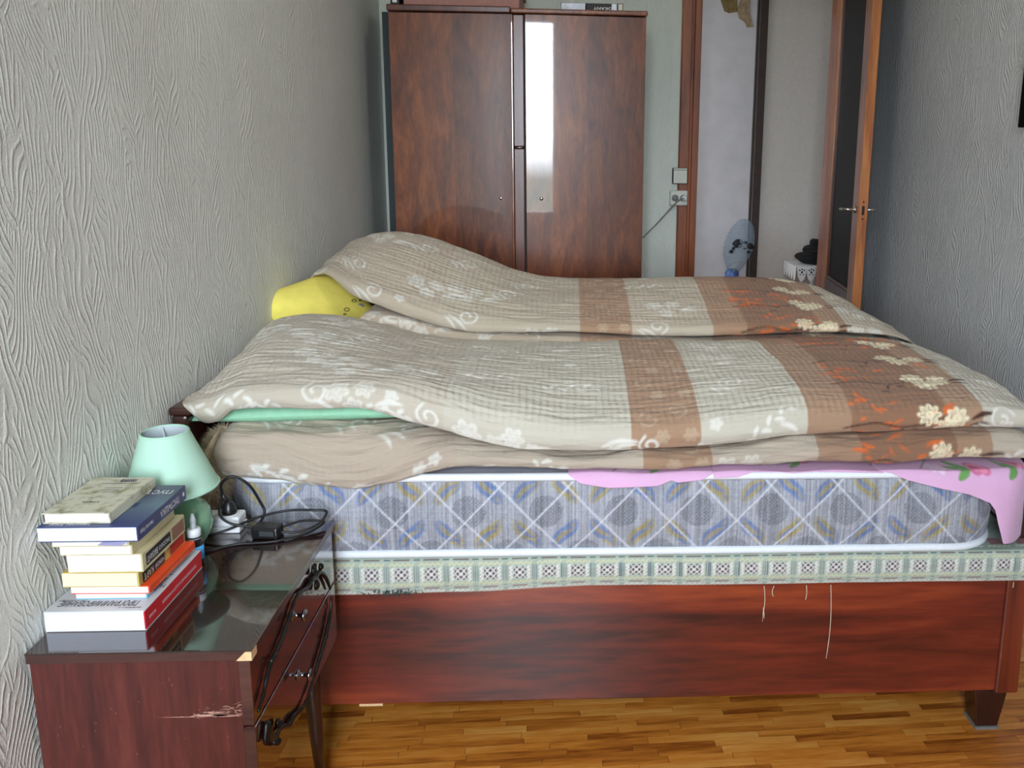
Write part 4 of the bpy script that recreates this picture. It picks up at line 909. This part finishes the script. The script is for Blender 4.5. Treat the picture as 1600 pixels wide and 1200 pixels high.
# blue book
m_, nt_, bs_ = new_mat('blue_gradient_cover'); tc_ = nt_.nodes.new('ShaderNodeTexCoord'); sx_ = nt_.nodes.new('ShaderNodeSeparateXYZ'); nt_.links.new(tc_.outputs['Generated'], sx_.inputs[0])
rr_ = nt_.nodes.new('ShaderNodeValToRGB'); e_ = rr_.color_ramp.elements; e_[0].color = (*srgb(54, 66, 116), 1); e_[0].position = .1; e_[1].color = (*srgb(72, 72, 96), 1); e_[1].position = .85; q_ = e_.new(.5); q_.color = (*srgb(96, 118, 136), 1)
nt_.links.new(sx_.outputs[1], rr_.inputs[0]); nt_.links.new(rr_.outputs[0], bs_.inputs['Base Color']); bs_.inputs['Roughness'].default_value = .4
BLUE = m_; BSP = cov('blue_spine', srgb(58, 60, 104))
b8, R8 = book(-.947, -.772, 1.432, 1.622, z, z+.029, BLUE, PG_W, 'dark blue paperback with white lettering near the top of the stack', hard=False, group=GRP, spine=BSP)
zt = z+.029
text_mesh('Николас Карр', .010, (-.895, 1.442, zt), RX, UY, MAT['white_ink'], b8, width=.07)
text_mesh('ПУСТЫШКА', .024, (-.836, 1.588, zt), RX, UY, MAT['white_ink'], b8, width=.11)
flat(b8, 'print_block', NAVY, (-.836, 1.525, zt), RX, UY, .04, .02)
text_mesh('ПУСТЫШКА', .018, (-.772, 1.553, z+.0145), SR, SU, MAT['white_ink'], b8, width=.075)
text_mesh('Николас Карр', .010, (-.772, 1.463, z+.0145), SR, SU, MAT['white_ink'], b8, width=.048)
flat(b8, 'publisher_mark', MAT['white_ink'], (-.772, 1.61, z+.0145), SR, SU, .007, .008)
bk = MB().hexa([(-.842, 1.427, z-.004), (-.80, 1.424, z-.004), (-.783, 1.44, z+.004), (-.83, 1.44, z+.002)], [(-.842, 1.427, z-.0034), (-.80, 1.424, z-.0034), (-.783, 1.44, z+.0046), (-.83, 1.44, z+.0026)])
bk.build('cover_flap', cov('lilac_flap', srgb(150, 146, 182)), b8)
z += .0292
m_, nt_, bs_ = new_mat('worn_cream_cover'); tc_ = nt_.nodes.new('ShaderNodeTexCoord'); n_1 = nt_.nodes.new('ShaderNodeTexNoise'); n_1.inputs['Scale'].default_value = 45; n_1.inputs['Detail'].default_value = 6
nt_.links.new(tc_.outputs['Object'], n_1.inputs['Vector']); rr_ = nt_.nodes.new('ShaderNodeValToRGB'); e_ = rr_.color_ramp.elements; e_[0].color = (*srgb(150, 146, 112), 1); e_[0].position = .32; e_[1].color = (*srgb(206, 204, 182), 1); e_[1].position = .52
nt_.links.new(n_1.outputs[0], rr_.inputs[0]); nt_.links.new(rr_.outputs[0], bs_.inputs['Base Color']); bs_.inputs['Roughness'].default_value = .7
b9, R9 = book(-.944, -.826, 1.446, 1.615, z, z+.020, m_, PG_C, 'worn cream hardback lying on top of the stack', rot=0, group=GRP)
zt = z+.020
flat(b9, 'barcode', MAT['ink'], (-.868, 1.598, zt), RX, UY, .03, .013)
for k in range(6): flat(b9, 'barcode_line', MAT['white_ink'], (-.878+k*.0045, 1.599, zt), RX, UY, .0012, .011, .0009)
for (yy, w_) in ((1.583, .07), (1.561, .034), (1.551, .03), (1.541, .026)): flat(b9, 'print_line', MAT['grey_ink'], (-.878, yy, zt), RX, UY, w_, .0025)
text_mesh('Lingua', .010, (-.885, 1.494, zt), RX, UY, MAT['ink'], b9, width=.03)
# books on the wardrobe
wz = WZ
g1, _ = book(-.04, .215, 3.93, 4.12, wz+.0005, wz+.035, cov('grey_black_cover', srgb(54, 58, 66)), PG_W, 'dark photo-covered book with upside-down title on top of the wardrobe', hard=True)
for o_ in list(g1.children):
    if o_.name.startswith('page_block'): pass
WHT = cov('white_cover_patch', srgb(220, 226, 238), .5, .2, 40)
flat(g1, 'spine_picture', WHT, (.02, 3.9295, wz+.018), (-1, 0, 0), (0, 0, -1), .11, .031, .0012); flat(g1, 'spine_panel', BLK, (.13, 3.9295, wz+.018), (-1, 0, 0), (0, 0, -1), .12, .031, .0012)
flat(g1, 'spine_edge', WHT, (.20, 3.9295, wz+.018), (-1, 0, 0), (0, 0, -1), .022, .031, .0013)
text_mesh('OKANY', .017, (.15, 3.9295, wz+.014), (-1, 0, 0), (0, 0, -1), MAT['white_ink'], g1, width=.085, lift=.002)
g2, _ = book(.217, .242, 3.95, 4.1, wz+.0005, wz+.04, cov('dark_red_cover', srgb(90, 30, 30)), PG_C, 'small dark red book standing beside the photo-covered book on the wardrobe')

# ------------------------------------------------------------------ nightstand
NX0, NX1, NY0, NY1, NZ = -.943, -.562, 1.357, 1.872, .664
ns = empty('nightstand', (-.75, 1.61, 0), 'dark polished nightstand with two drawers and black metal wreath trim', 'nightstand')
MB().box(NX0, NX1+.006, NY0-.004, NY1+.004, NZ-.0035, NZ-.0005).build('top', MAT['ns_top'], ns, .0008, 1)
MB().box(NX0, NX1+.004, NY0-.003, NY1+.003, NZ-.021, NZ-.0036).build('top_edge', MAT['ns_edge'], ns, .001, 1)
MB().hexa([(NX1-.022, NY0-.005, NZ-.0205), (NX1+.0055, NY0-.005, NZ-.0205), (NX1+.0055, NY0+.02, NZ-.0205), (NX1-.003, NY0+.01, NZ-.0205)], [(NX1-.006, NY0-.005, NZ-.004), (NX1+.0055, NY0-.005, NZ-.004), (NX1+.0055, NY0+.02, NZ-.004), (NX1-.001, NY0+.01, NZ-.004)]).build('chipped_corner', MAT['raw_wood'], ns)
MB().box(NX0+.004, NX1-.02, NY0, NY0+.018, .363, NZ-.021).build('side_panel', MAT['ns_side'], ns, .001, 1)
MB().box(NX0+.004, NX1-.02, NY1-.018, NY1, .363, NZ-.021).build('side_panel', MAT['ns_side'], ns, .001, 1)
MB().box(NX0+.004, NX0+.012, NY0+.018, NY1-.018, .363, NZ-.021).box(NX0+.012, NX1-.02, NY0+.018, NY1-.018, .363, .378).build('carcass', MAT['ns_side'], ns)
for (z0, z1, kz, ky) in ((.513, NZ-.021, .598, 1.575), (.363, .507, .456, 1.585)):
    d = MB().box(NX1-.0195, NX1, NY0+.0005, NY1-.0005, z0, z1).build('drawer_front', MAT['ns_front'], ns, .0015, 1)
    MB().box(NX1-.0200, NX1-.0002, NY0-.0012, NY0+.0004, z0, z1).build('front_edge_strip', MAT['ns_edge'], d)
    MB().lathe([(.0, 0), (.011, 0), (.011, .003), (.0045, .005), (.0045, .020), (.012, .023), (.0125, .027), (.009, .030), (0, .030)], (NX1, ky, kz), 20, 'x').build('knob', MAT['knob'], d)
# black metal wreath on the drawer fronts
WXp = NX1+.006
def wy(pts): return spline([(WXp, a, b_) for a, b_ in pts], 8)
br = [(1.362, .535), (1.395, .556), (1.43, .585), (1.47, .588), (1.53, .606), (1.575, .625), (1.61, .632)]
m = MB(); sp_ = wy(br); m.tube(sp_, [.0026+.0022*math.sin(math.pi*i/(len(sp_)-1))+.0008*math.sin(i*1.3) for i in range(len(sp_))], 8)
m.lathe([(0, -.006), (.006, -.003), (.007, 0), (.006, .003), (0, .006)], (WXp+.002, 1.437, .588), 10, 'x'); m.build('trim_branch', MAT['dark_metal'], ns)
m = MB(); sp_ = wy([(1.605, .628), (1.63, .622), (1.66, .612), (1.69, .612), (1.71, .606), (1.745, .602), (1.78, .575), (1.80, .55), (1.818, .52)]); m.tube(sp_, [.0024+.0035*math.sin(math.pi*i/(len(sp_)-1))**.8 for i in range(len(sp_))], 8)
for (a, b_, r_) in ((1.72, .585, .011), (1.705, .628, .009), (1.755, .61, .008)): m.lathe([(0, -.004), (r_, -.002), (r_, .003), (r_*.5, .007), (0, .008)], (WXp, a, b_), 12, 'x')
m.build('trim_flourish', MAT['dark_metal'], ns)
m = MB(); sp_ = wy([(1.822, .50), (1.815, .475), (1.785, .448), (1.745, .425), (1.70, .408), (1.65, .388), (1.60, .378)]); m.tube(sp_, [.0024+.0022*math.sin(math.pi*i/(len(sp_)-1))+.0006*math.sin(i*1.1) for i in range(len(sp_))], 8)
m.lathe([(0, -.005), (.006, -.002), (.006, .002), (0, .006)], (WXp+.002, 1.76, .434), 10, 'x'); m.build('trim_branch', MAT['dark_metal'], ns)
m = MB(); sp_ = wy([(1.60, .378), (1.57, .384), (1.53, .40), (1.50, .402), (1.475, .42), (1.455, .428)]); m.tube(sp_, [.003+.0026*math.sin(math.pi*i/(len(sp_)-1)) for i in range(len(sp_))], 8)
sp_ = wy([(1.455, .428), (1.42, .435), (1.40, .465), (1.395, .485), (1.38, .46)]); m.tube(sp_, [.003+.005*math.sin(math.pi*i/(len(sp_)-1)) for i in range(len(sp_))], 8)
for (a, b_, r_) in ((1.445, .450, .008), (1.437, .416, .008), (1.42, .428, .006)): m.lathe([(0, -.004), (r_, -.002), (r_, .003), (r_*.5, .007), (0, .008)], (WXp, a, b_), 12, 'x')
m.build('trim_flourish', MAT['dark_metal'], ns)
for (lx, ly, tx_, ty_) in ((-.605, 1.79, .006, .012), (-.605, 1.44, .006, -.012), (-.90, 1.79, -.006, .012), (-.90, 1.44, -.006, -.012)):
    def lgp(t): return (lx+tx_*t, ly+ty_*t, .363*(1-t))
    lg = MB().tube([lgp(0), lgp(.25), lgp(.6), lgp(.88)], [.021, .020, .016, .0115], 14).build('leg', MAT['bed_dark'], ns)
    MB().tube([lgp(.86), lgp(1)], [.0125, .0105], 14).build('ferrule', MAT['brass'], lg)
# pale scuff scraped along the side panel
SCUFF = plain('scuffed_bare_wood', srgb(176, 132, 116), .8, noise=.3, nscale=200)
m = MB(); rs = random.Random(3)
def sliver(x, z_, L, h, an):
    c_, s_ = math.cos(an), math.sin(an); y_ = NY0-.0004
    pts = [(x, z_), (x+L*.3*c_-h*s_, z_+L*.3*s_+h*c_), (x+L*c_, z_+L*s_), (x+L*.6*c_+h*.6*s_, z_+L*.6*s_-h*.6*c_)]
    m.add([(a, y_, b_) for a, b_ in pts], [(0, 3, 2, 1)])
sliver(-.735, .532, .155, .0012, -.01); sliver(-.675, .5325, .075, .006, .02); sliver(-.66, .536, .05, .004, .1); sliver(-.64, .533, .06, .0035, 0)
for k in range(46): sliver(rs.uniform(-.67, -.585), .532+abs(rs.gauss(0, .012)), rs.uniform(.004, .02), rs.uniform(.0003, .0011), rs.uniform(-.6, .6))
tag(m.build('scuff', SCUFF, ns), kind='stuff')
m = MB()
for k in range(24): sliver(rs.uniform(-.93, -.59), rs.uniform(.40, .63), rs.uniform(.003, .008), .0004, rs.uniform(.8, 1.6))
tag(m.build('scuff', SCUFF, ns), kind='stuff')

# lamp
lamp = empty('table_lamp', (-.845, 1.725, NT), 'mint green table lamp with conical shade and green glass base', 'lamp')
SHM, snt, sbs = new_mat('mint_lamp_fabric'); sbs.inputs['Base Color'].default_value = (*srgb(178, 216, 195), 1); sbs.inputs['Roughness'].default_value = .75
sbs.inputs['Subsurface Weight'].default_value = 0
tcx = snt.nodes.new('ShaderNodeTexCoord'); nn_ = snt.nodes.new('ShaderNodeTexNoise'); nn_.inputs['Scale'].default_value = 300; snt.links.new(tcx.outputs['Object'], nn_.inputs['Vector']); bb_ = snt.nodes.new('ShaderNodeBump'); bb_.inputs['Strength'].default_value = .08; snt.links.new(nn_.outputs[0], bb_.inputs['Height']); snt.links.new(bb_.outputs[0], sbs.inputs['Normal'])
LX, LY = -.852, 1.735
m = MB(); n = 64; tiltx = -.05
def shade_ring(r, z_): return [(LX+r*math.cos(2*math.pi*k/n)+tiltx*(z_-.80), LY+r*math.sin(2*math.pi*k/n), z_) for k in range(n)]
rings = [shade_ring(.092, .810), shade_ring(.0465, .938), shade_ring(.0445, .938), shade_ring(.0895, .811)]
vv = sum(rings, []); ff = [(a*n+k, a*n+(k+1) % n, ((a+1) % 4)*n+(k+1) % n, ((a+1) % 4)*n+k) for a in range(4) for k in range(n)]
m.add(vv, ff, True); sh = m.build('shade', SHM, lamp)
es = sh.modifiers.new('edge', 'EDGE_SPLIT'); es.split_angle = math.radians(50)
LIN = plain('shade_lining', srgb(214, 226, 230), .7, noise=.02)
m = MB(); ra, rb = shade_ring(.0890, .813), shade_ring(.0442, .936); m.add(ra+rb, [(k, (k+1) % n, n+(k+1) % n, n+k) for k in range(n)], True); m.build('lining', LIN, sh)
for (r_, z_) in ((.0915, .813), (.0465, .935)):
    ring = shade_ring(r_, z_); MB().tube(ring+[ring[0]], .0022, 6, cap=False).build('hem', SHM, sh)
fitter = MB(); cxx = LX+tiltx*.12
for a in (0, 2.09, 4.19): fitter.tube([(cxx, LY, .90), (cxx+.03*math.cos(a), LY+.03*math.sin(a), .91), (LX+tiltx*.14+.044*math.cos(a), LY+.044*math.sin(a), .934)], .0016, 6)
fitter.build('fitter', MAT['white_plastic'], lamp)
MB().tube([(LX, LY, .79), (cxx, LY, .90)], .010, 12).build('socket', MAT['white_plastic'], lamp)
GL, glnt, glb = new_mat('green_glass'); glb.inputs['Base Color'].default_value = (*srgb(150, 204, 164), 1); glb.inputs['Roughness'].default_value = .12; glb.inputs['Transmission Weight'].default_value = .35; glb.inputs['Coat Weight'].default_value = .5
nn_ = glnt.nodes.new('ShaderNodeTexVoronoi'); nn_.inputs['Scale'].default_value = 45; tcx = glnt.nodes.new('ShaderNodeTexCoord'); glnt.links.new(tcx.outputs['Object'], nn_.inputs['Vector']); bb_ = glnt.nodes.new('ShaderNodeBump'); bb_.inputs['Strength'].default_value = .3; bb_.inputs['Distance'].default_value = .004; glnt.links.new(nn_.outputs[0], bb_.inputs['Height']); glnt.links.new(bb_.outputs[0], glb.inputs['Normal'])
MB().lathe([(.001, .0), (.045, .0), (.050, .006), (.056, .02), (.068, .04), (.074, .065), (.068, .092), (.05, .114), (.03, .126), (.016, .132), (.001, .132)], (LX, LY, NT), 40).build('glass_base', GL, lamp)

# dropper bottle
bt = empty('dropper_bottle', (-.808, 1.640, NT), 'small dark dropper bottle with blue label and white cap', 'bottle')
BX, BYY = -.787, 1.672
bt.location = (BX, BYY, NT)
MB().lathe([(.001, 0), (.015, 0), (.0165, .002), (.0165, .05), (.014, .056), (.010, .059), (.001, .059)], (BX, BYY, NT), 28).build('glass_body', plain('dark_amber_glass', srgb(18, 12, 12), .08, noise=.05, coat=.6), bt)
MB().lathe([(.0168, .014), (.0168, .044)], (BX, BYY, NT), 28).build('paper_label', plain('blue_label', srgb(70, 158, 214), .5, noise=.06), bt)
text_mesh('МАКС', .008, (BX, BYY-.0172, NT+.039), (1, 0, 0), (0, 0, 1), MAT['white_ink'], bt, width=.018)
cp = MB().lathe([(.001, .059), (.0135, .059), (.0138, .078), (.012, .081), (.001, .081)], (BX, BYY, NT), 28).build('cap', MAT['white_plastic'], bt)
MB().lathe([(.0139, .0615), (.0139, .0645)], (BX, BYY, NT), 28).build('seal_ring', MAT['ink'], cp)
MB().lathe([(.006, .081), (.0055, .092), (.0055, .096), (.0065, .097), (.0025, .113), (.001, .113)], (BX, BYY, NT), 20).build('dropper', plain('milky_plastic', srgb(206, 214, 218), .3, noise=.03, trans=.3), bt)

# power strip
ps = empty('power_strip', (-.82, 1.845, NT), 'white power strip with black plug at the back of the nightstand', 'power strip')
PS0, PS1 = (-.93, 1.815), (-.752, 1.865)
MB().box(PS0[0], PS1[0], PS0[1], PS1[1], NT, NT+.014).build('lower_shell', MAT['white_plastic'], ps, .003)
MB().box(PS0[0]+.001, PS1[0]-.001, PS0[1]+.001, PS1[1]-.001, NT+.0145, NT+.038).build('upper_shell', MAT['white_plastic'], ps, .005)
for sxp in (-.90, -.782):
    sk = MB().lathe([(.019, 0), (.020, .001), (.017, .0012), (.0165, .0005), (.001, .0005)], (sxp, 1.84, NT+.038), 24).build('outlet', MAT['white_plastic'], ps)
MB().box(-.853, -.849, 1.833, 1.837, NT+.038, NT+.039).build('hole', MAT['ink'], ps)
pg = empty('plug', (-.782, 1.84, NT+.039), 'black mains plug pushed into the white power strip', 'plug')
MB().lathe([(.001, 0), (.016, 0), (.017, .006), (.014, .018), (.009, .027), (.006, .031), (.001, .031)], (-.782, 1.84, NT+.039), 18).build('plug_body', MAT['black_plastic'], pg)
MB().tube([(-.782, 1.84, NT+.065), (-.790, 1.838, NT+.078), (-.793, 1.836, NT+.088)], [.006, .0055, .0045], 10).build('strain_relief', MAT['black_plastic'], pg)
MB().lathe([(.0168, .004), (.0176, .006), (.0168, .008)], (-.782, 1.84, NT+.039), 18).build('rim', MAT['dark_metal'], pg)
# charger and cables
ch = empty('charger', (-.68, 1.795, NT), 'black charger block lying on the nightstand among cables', 'charger')
R_ = rotz((-.683, 1.80), -.1)
MB().box(-.713, -.653, 1.780, 1.818, NT, NT+.027, R=R_).build('charger_shell', MAT['black_plastic'], ch, .004)
MB().box(-.693, -.660, 1.7785, 1.780, NT+.009, NT+.021, R=R_).build('rating_label', plain('grey_label', srgb(52, 58, 58), .5, noise=.1), ch)
def cable(pts, r, label, mat=MAT['cable'], name='cable', cat='cable'):
    o = MB().tube(spline(pts, 10), r, 8).build(name, mat); return tag(o, label, cat)
cable([(-.793, 1.836, NT+.086), (-.790, 1.83, NT+.115), (-.765, 1.835, NT+.13), (-.735, 1.845, NT+.105), (-.72, 1.86, NT+.06), (-.71, 1.86, NT+.03), (-.715, 1.83, NT+.012), (-.712, 1.803, NT+.012)], .0032, 'black cable looping up from the plug down to the charger')
cable([(-.65, 1.79, NT+.014), (-.61, 1.80, NT+.010), (-.575, 1.825, NT+.018), (-.568, 1.862, NT+.030), (-.60, 1.862, NT+.034), (-.66, 1.86, NT+.034), (-.72, 1.83, NT+.030), (-.77, 1.79, NT+.020), (-.83, 1.78, NT+.006), (-.86, 1.785, NT+.004)], .0030, 'black cable running from charger to the edge and back in a long loop')
cable([(-.65, 1.805, NT+.020), (-.615, 1.83, NT+.022), (-.57, 1.845, NT+.012), (-.60, 1.80, NT+.004), (-.66, 1.765, NT+.0032), (-.73, 1.755, NT+.0032), (-.77, 1.735, NT+.0032), (-.80, 1.71, NT+.0032)], .0028, 'thin black cable lying across the nightstand in front of the charger')
cable([(-.793, 1.836, NT+.080), (-.787, 1.800, NT+.055), (-.76, 1.79, NT+.036), (-.715, 1.80, NT+.022)], .0030, 'short black cable crossing in front of the power strip')

# ------------------------------------------------------------------ wall fittings
sw = empty('light_switch', (.581, ROOM_Y1-.022, 1.377), 'square white light switch beside the door casing', 'switch')
MB().box(.541, .619, ROOM_Y1-.034, ROOM_Y1-.0005, 1.377, 1.459).build('switch_plate', MAT['dark_metal'], sw, .003)
MB().box(.545, .617, ROOM_Y1-.040, ROOM_Y1-.034, 1.379, 1.448).build('rocker', MAT['cream_plastic'], sw, .003)
MB().box(.545, .617, ROOM_Y1-.037, ROOM_Y1-.034, 1.450, 1.457).build('label_strip', MAT['cream_plastic'], sw)
so = empty('wall_socket', (.575, ROOM_Y1-.022, 1.266), 'double wall socket under the light switch with a white plug', 'socket')
MB().box(.530, .622, ROOM_Y1-.042, ROOM_Y1-.0005, 1.264, 1.342).build('socket_plate', MAT['cream_plastic'], so, .006)
for cx in (.556, .600): MB().lathe([(.017, -.002), (.018, 0), (.015, .001), (.014, -.0005), (.001, -.0005)], (cx, ROOM_Y1-.042, 1.303), 20, 'y').build('outlet', MAT['grey_plastic'], so)
wp = empty('plug', (.60, ROOM_Y1-.045, 1.303), 'white plug with grey flex in the double wall socket', 'plug')
MB().lathe([(.001, -.040), (.010, -.038), (.016, -.012), (.016, 0), (.001, 0)], (.603, ROOM_Y1-.044, 1.303), 18, 'y').build('plug_body', MAT['white_plastic'], wp)
cable([(.603, ROOM_Y1-.08, 1.303), (.58, ROOM_Y1-.085, 1.30), (.55, ROOM_Y1-.07, 1.272), (.47, ROOM_Y1-.035, 1.175), (.40, ROOM_Y1-.025, 1.10), (.352, ROOM_Y1-.02, 1.045), (.352, ROOM_Y1-.012, .8)], .0032, 'grey flex sagging from the wall socket behind the wardrobe', MAT['grey_cable'])
tvp = empty('wall_panel', (1.52, 2.4, 1.63), 'black flat panel hanging on the right wall at the frame edge', 'screen')
MB().box(1.505, 1.549, 1.9, 2.79, 1.632, 2.16).build('panel_case', MAT['tv'], tvp, .004)
MB().box(1.502, 1.505, 1.915, 2.775, 1.647, 2.145).build('panel_glass', MAT['tv'], tvp)

# ------------------------------------------------------------------ hall things
BAG, bnt, bb = new_mat('clear_bluish_plastic'); bb.inputs['Base Color'].default_value = (*srgb(150, 172, 190), 1); bb.inputs['Roughness'].default_value = .25; bb.inputs['Alpha'].default_value = .38
nn_ = bnt.nodes.new('ShaderNodeTexNoise'); nn_.inputs['Scale'].default_value = 18; nn_.inputs['Distortion'].default_value = 2; tcx = bnt.nodes.new('ShaderNodeTexCoord'); bnt.links.new(tcx.outputs['Object'], nn_.inputs['Vector']); bb_ = bnt.nodes.new('ShaderNodeBump'); bb_.inputs['Strength'].default_value = .9; bb_.inputs['Distance'].default_value = .02; bnt.links.new(nn_.outputs[0], bb_.inputs['Height']); bnt.links.new(bb_.outputs[0], bb.inputs['Normal'])
bg = empty('plastic_bag', (1.1, HY-.16, .0), 'clear bluish plastic bag with dark pieces tied over a bottle in the hall', 'bag')
def blob(c, r, seed, n=28, amp=.12, tilt=0):
    th, ph = np.meshgrid(np.linspace(0, 2*math.pi, n), np.linspace(0.001, math.pi-.001, n), indexing='ij')
    d = np.stack([np.cos(th)*np.sin(ph), np.sin(th)*np.sin(ph), np.cos(ph)], -1); k = 1+amp*fnoise(d[..., 0]*.6+d[..., 2]*.3, d[..., 1]*.6+d[..., 2]*.5, seed, 3, .7)
    P = d*np.array(r)*k[..., None]; P[..., 0] += tilt*P[..., 2]; return P+np.array(c)
Pg = blob((1.112, HY-.16, .935), (.098, .09, .185), 3, 64, .07, .18)
Pg += (.005*np.sin(np.arange(64)*2.3)*(1+.5*np.sin(np.arange(64)*.7))[:, None]*np.ones(64)[None])[..., None]*np.array([1, .5, 0])
lowk = np.clip((.93-Pg[..., 2])/.19, 0, 1); cxx = 1.085; Pg[..., 0] = Pg[..., 0]*(1-.35*lowk)+cxx*.35*lowk
grid_mesh('bag_film', Pg, BAG, bg)
for (x, z_, r_, s_) in ((1.09, .965, .034, 1), (1.172, .95, .026, 2), (1.138, .975, .014, 3), (1.05, .915, .014, 4), (1.062, .935, .011, 8), (1.165, .912, .013, 5), (1.137, .935, .009, 6)):
    grid_mesh('dark_piece', blob((x, HY-.235, z_), (r_, .015, r_*.8), s_, 16, .28), MAT['ink'], bg)
bw = empty('water_bottle', (1.075, HY-.16, 0), 'large plastic bottle with blue neck under the bag in the hall', 'bottle')
MB().lathe([(.001, 0), (.085, 0), (.088, .05), (.088, .55), (.07, .66), (.045, .70), (.03, .72), (.001, .72)], (1.075, HY-.16, 0), 24).build('bottle_body', plain('cloudy_plastic', srgb(196, 206, 214), .3, noise=.06), bw)
MB().lathe([(.032, .70), (.048, .72), (.045, .77), (.03, .79), (.001, .79)], (1.075, HY-.16, 0), 20).build('neck_wrap', plain('blue_plastic', srgb(70, 100, 160), .4, noise=.2), bw)
tb = empty('hall_table', (1.60, HY-.30, 0), 'small white hall table under a scalloped lace cloth', 'table')
WHP = plain('white_table_paint', srgb(206, 206, 204), .5, noise=.05)
MB().box(1.43, 1.80, HY-.44, HY-.14, .82, .84).build('table_top', WHP, tb, .004)
for lx in (1.54, 1.77):
    for ly in (HY-.41, HY-.17): MB().lathe([(.012, 0), (.016, .05), (.013, .4), (.018, .60), (.013, .74), (.018, .82)], (lx, ly, 0), 14).build('leg', WHP, tb)
LACE = plain('white_lace', srgb(226, 226, 226), .9, noise=.05)
lc = empty('lace_cloth', (1.60, HY-.30, .842), 'white scalloped lace cloth on the hall table edge', 'cloth')
MB().box(1.425, 1.805, HY-.445, HY-.135, .841, .845).build('cloth_top', LACE, lc, .001)
m = MB()
def scallop(cx, cy, rx, ux_, uy_, n=10):
    b0 = len(m.v); fr_ = []
    pts = [(-rx, 0)]+[(-rx*math.cos(math.pi*k/n), -.085*math.sin(math.pi*k/n)-.004) for k in range(1, n)]+[(rx, 0)]
    for off in (0, .003):
        fr_.append([(cx+p[0]*ux_+uy_*off*1.0, cy+p[0]*uy_-ux_*off, .842+p[1]) for p in pts])
    k_ = len(pts); m.add(fr_[0]+fr_[1], [tuple(range(k_)), tuple(range(2*k_-1, k_-1, -1))]+[(i, (i+1) % k_, k_+(i+1) % k_, k_+i) for i in range(k_)])
for k in range(6): scallop(1.46+k*.06, HY-.447, .0295, 1, 0)
for k in range(5): scallop(1.423, HY-.41+k*.06, .0295, 0, 1)
m.build('scalloped_edge', LACE, lc)
hm = MB()
for k in range(6):
    for (dx, dz, r_) in ((0, -.03, .007), (-.014, -.018, .005), (.014, -.018, .005), (0, -.012, .005), (-.010, -.045, .004), (.010, -.045, .004)):
        hm.lathe([(.0005, 0), (r_, 0), (r_, .0008), (.0005, .0008)], (1.46+k*.06+dx, HY-.4515, .842+dz), 8, 'y')
hm.build('lace_hole', MAT['ink'], lc)
BLKC = plain('black_cloth', srgb(14, 14, 16), .95, noise=.3, nscale=40, bump=.5, bscale=30)
gp = empty('clothes_pile', (1.60, HY-.30, .845), 'crumpled black clothes heaped on the lace cloth in the hall', 'clothes')
for i, (c, r, s_) in enumerate((((1.61, HY-.30, .885), (.145, .12, .046), 5), ((1.63, HY-.30, .93), (.12, .10, .045), 9), ((1.60, HY-.29, .97), (.055, .06, .036), 12), ((1.67, HY-.29, .97), (.07, .08, .038), 15))):
    P = blob(c, r, s_, 40, .20); P[..., 2] = np.maximum(P[..., 2], .8455); grid_mesh('garment', P, BLKC, gp)

# ------------------------------------------------------------------ added fill lamp, unseen above the frame, to lift the far walls
cl = empty('added_fill_lamp', (.35, 2.35, 2.86), 'added unseen fill lamp of round white glass above the bed', 'lamp')
MB().lathe([(.001, 3.0), (.06, 3.0), (.06, 2.985), (.17, 2.975), (.17, 2.965), (.001, 2.965)], (.35, 2.35, 0), 32).build('mount', MAT['white_plastic'], cl)
GLW, gnt_, gb_ = new_mat('fill_lamp_glow'); gb_.inputs['Base Color'].default_value = (.9, .9, .9, 1); gb_.inputs['Emission Color'].default_value = (1, .97, .93, 1); gb_.inputs['Emission Strength'].default_value = FILL_POWER
MB().lathe([(.001, 2.86), (.08, 2.872), (.13, 2.90), (.16, 2.94), (.165, 2.965)], (.35, 2.35, 0), 32).build('glass_bowl', GLW, cl)
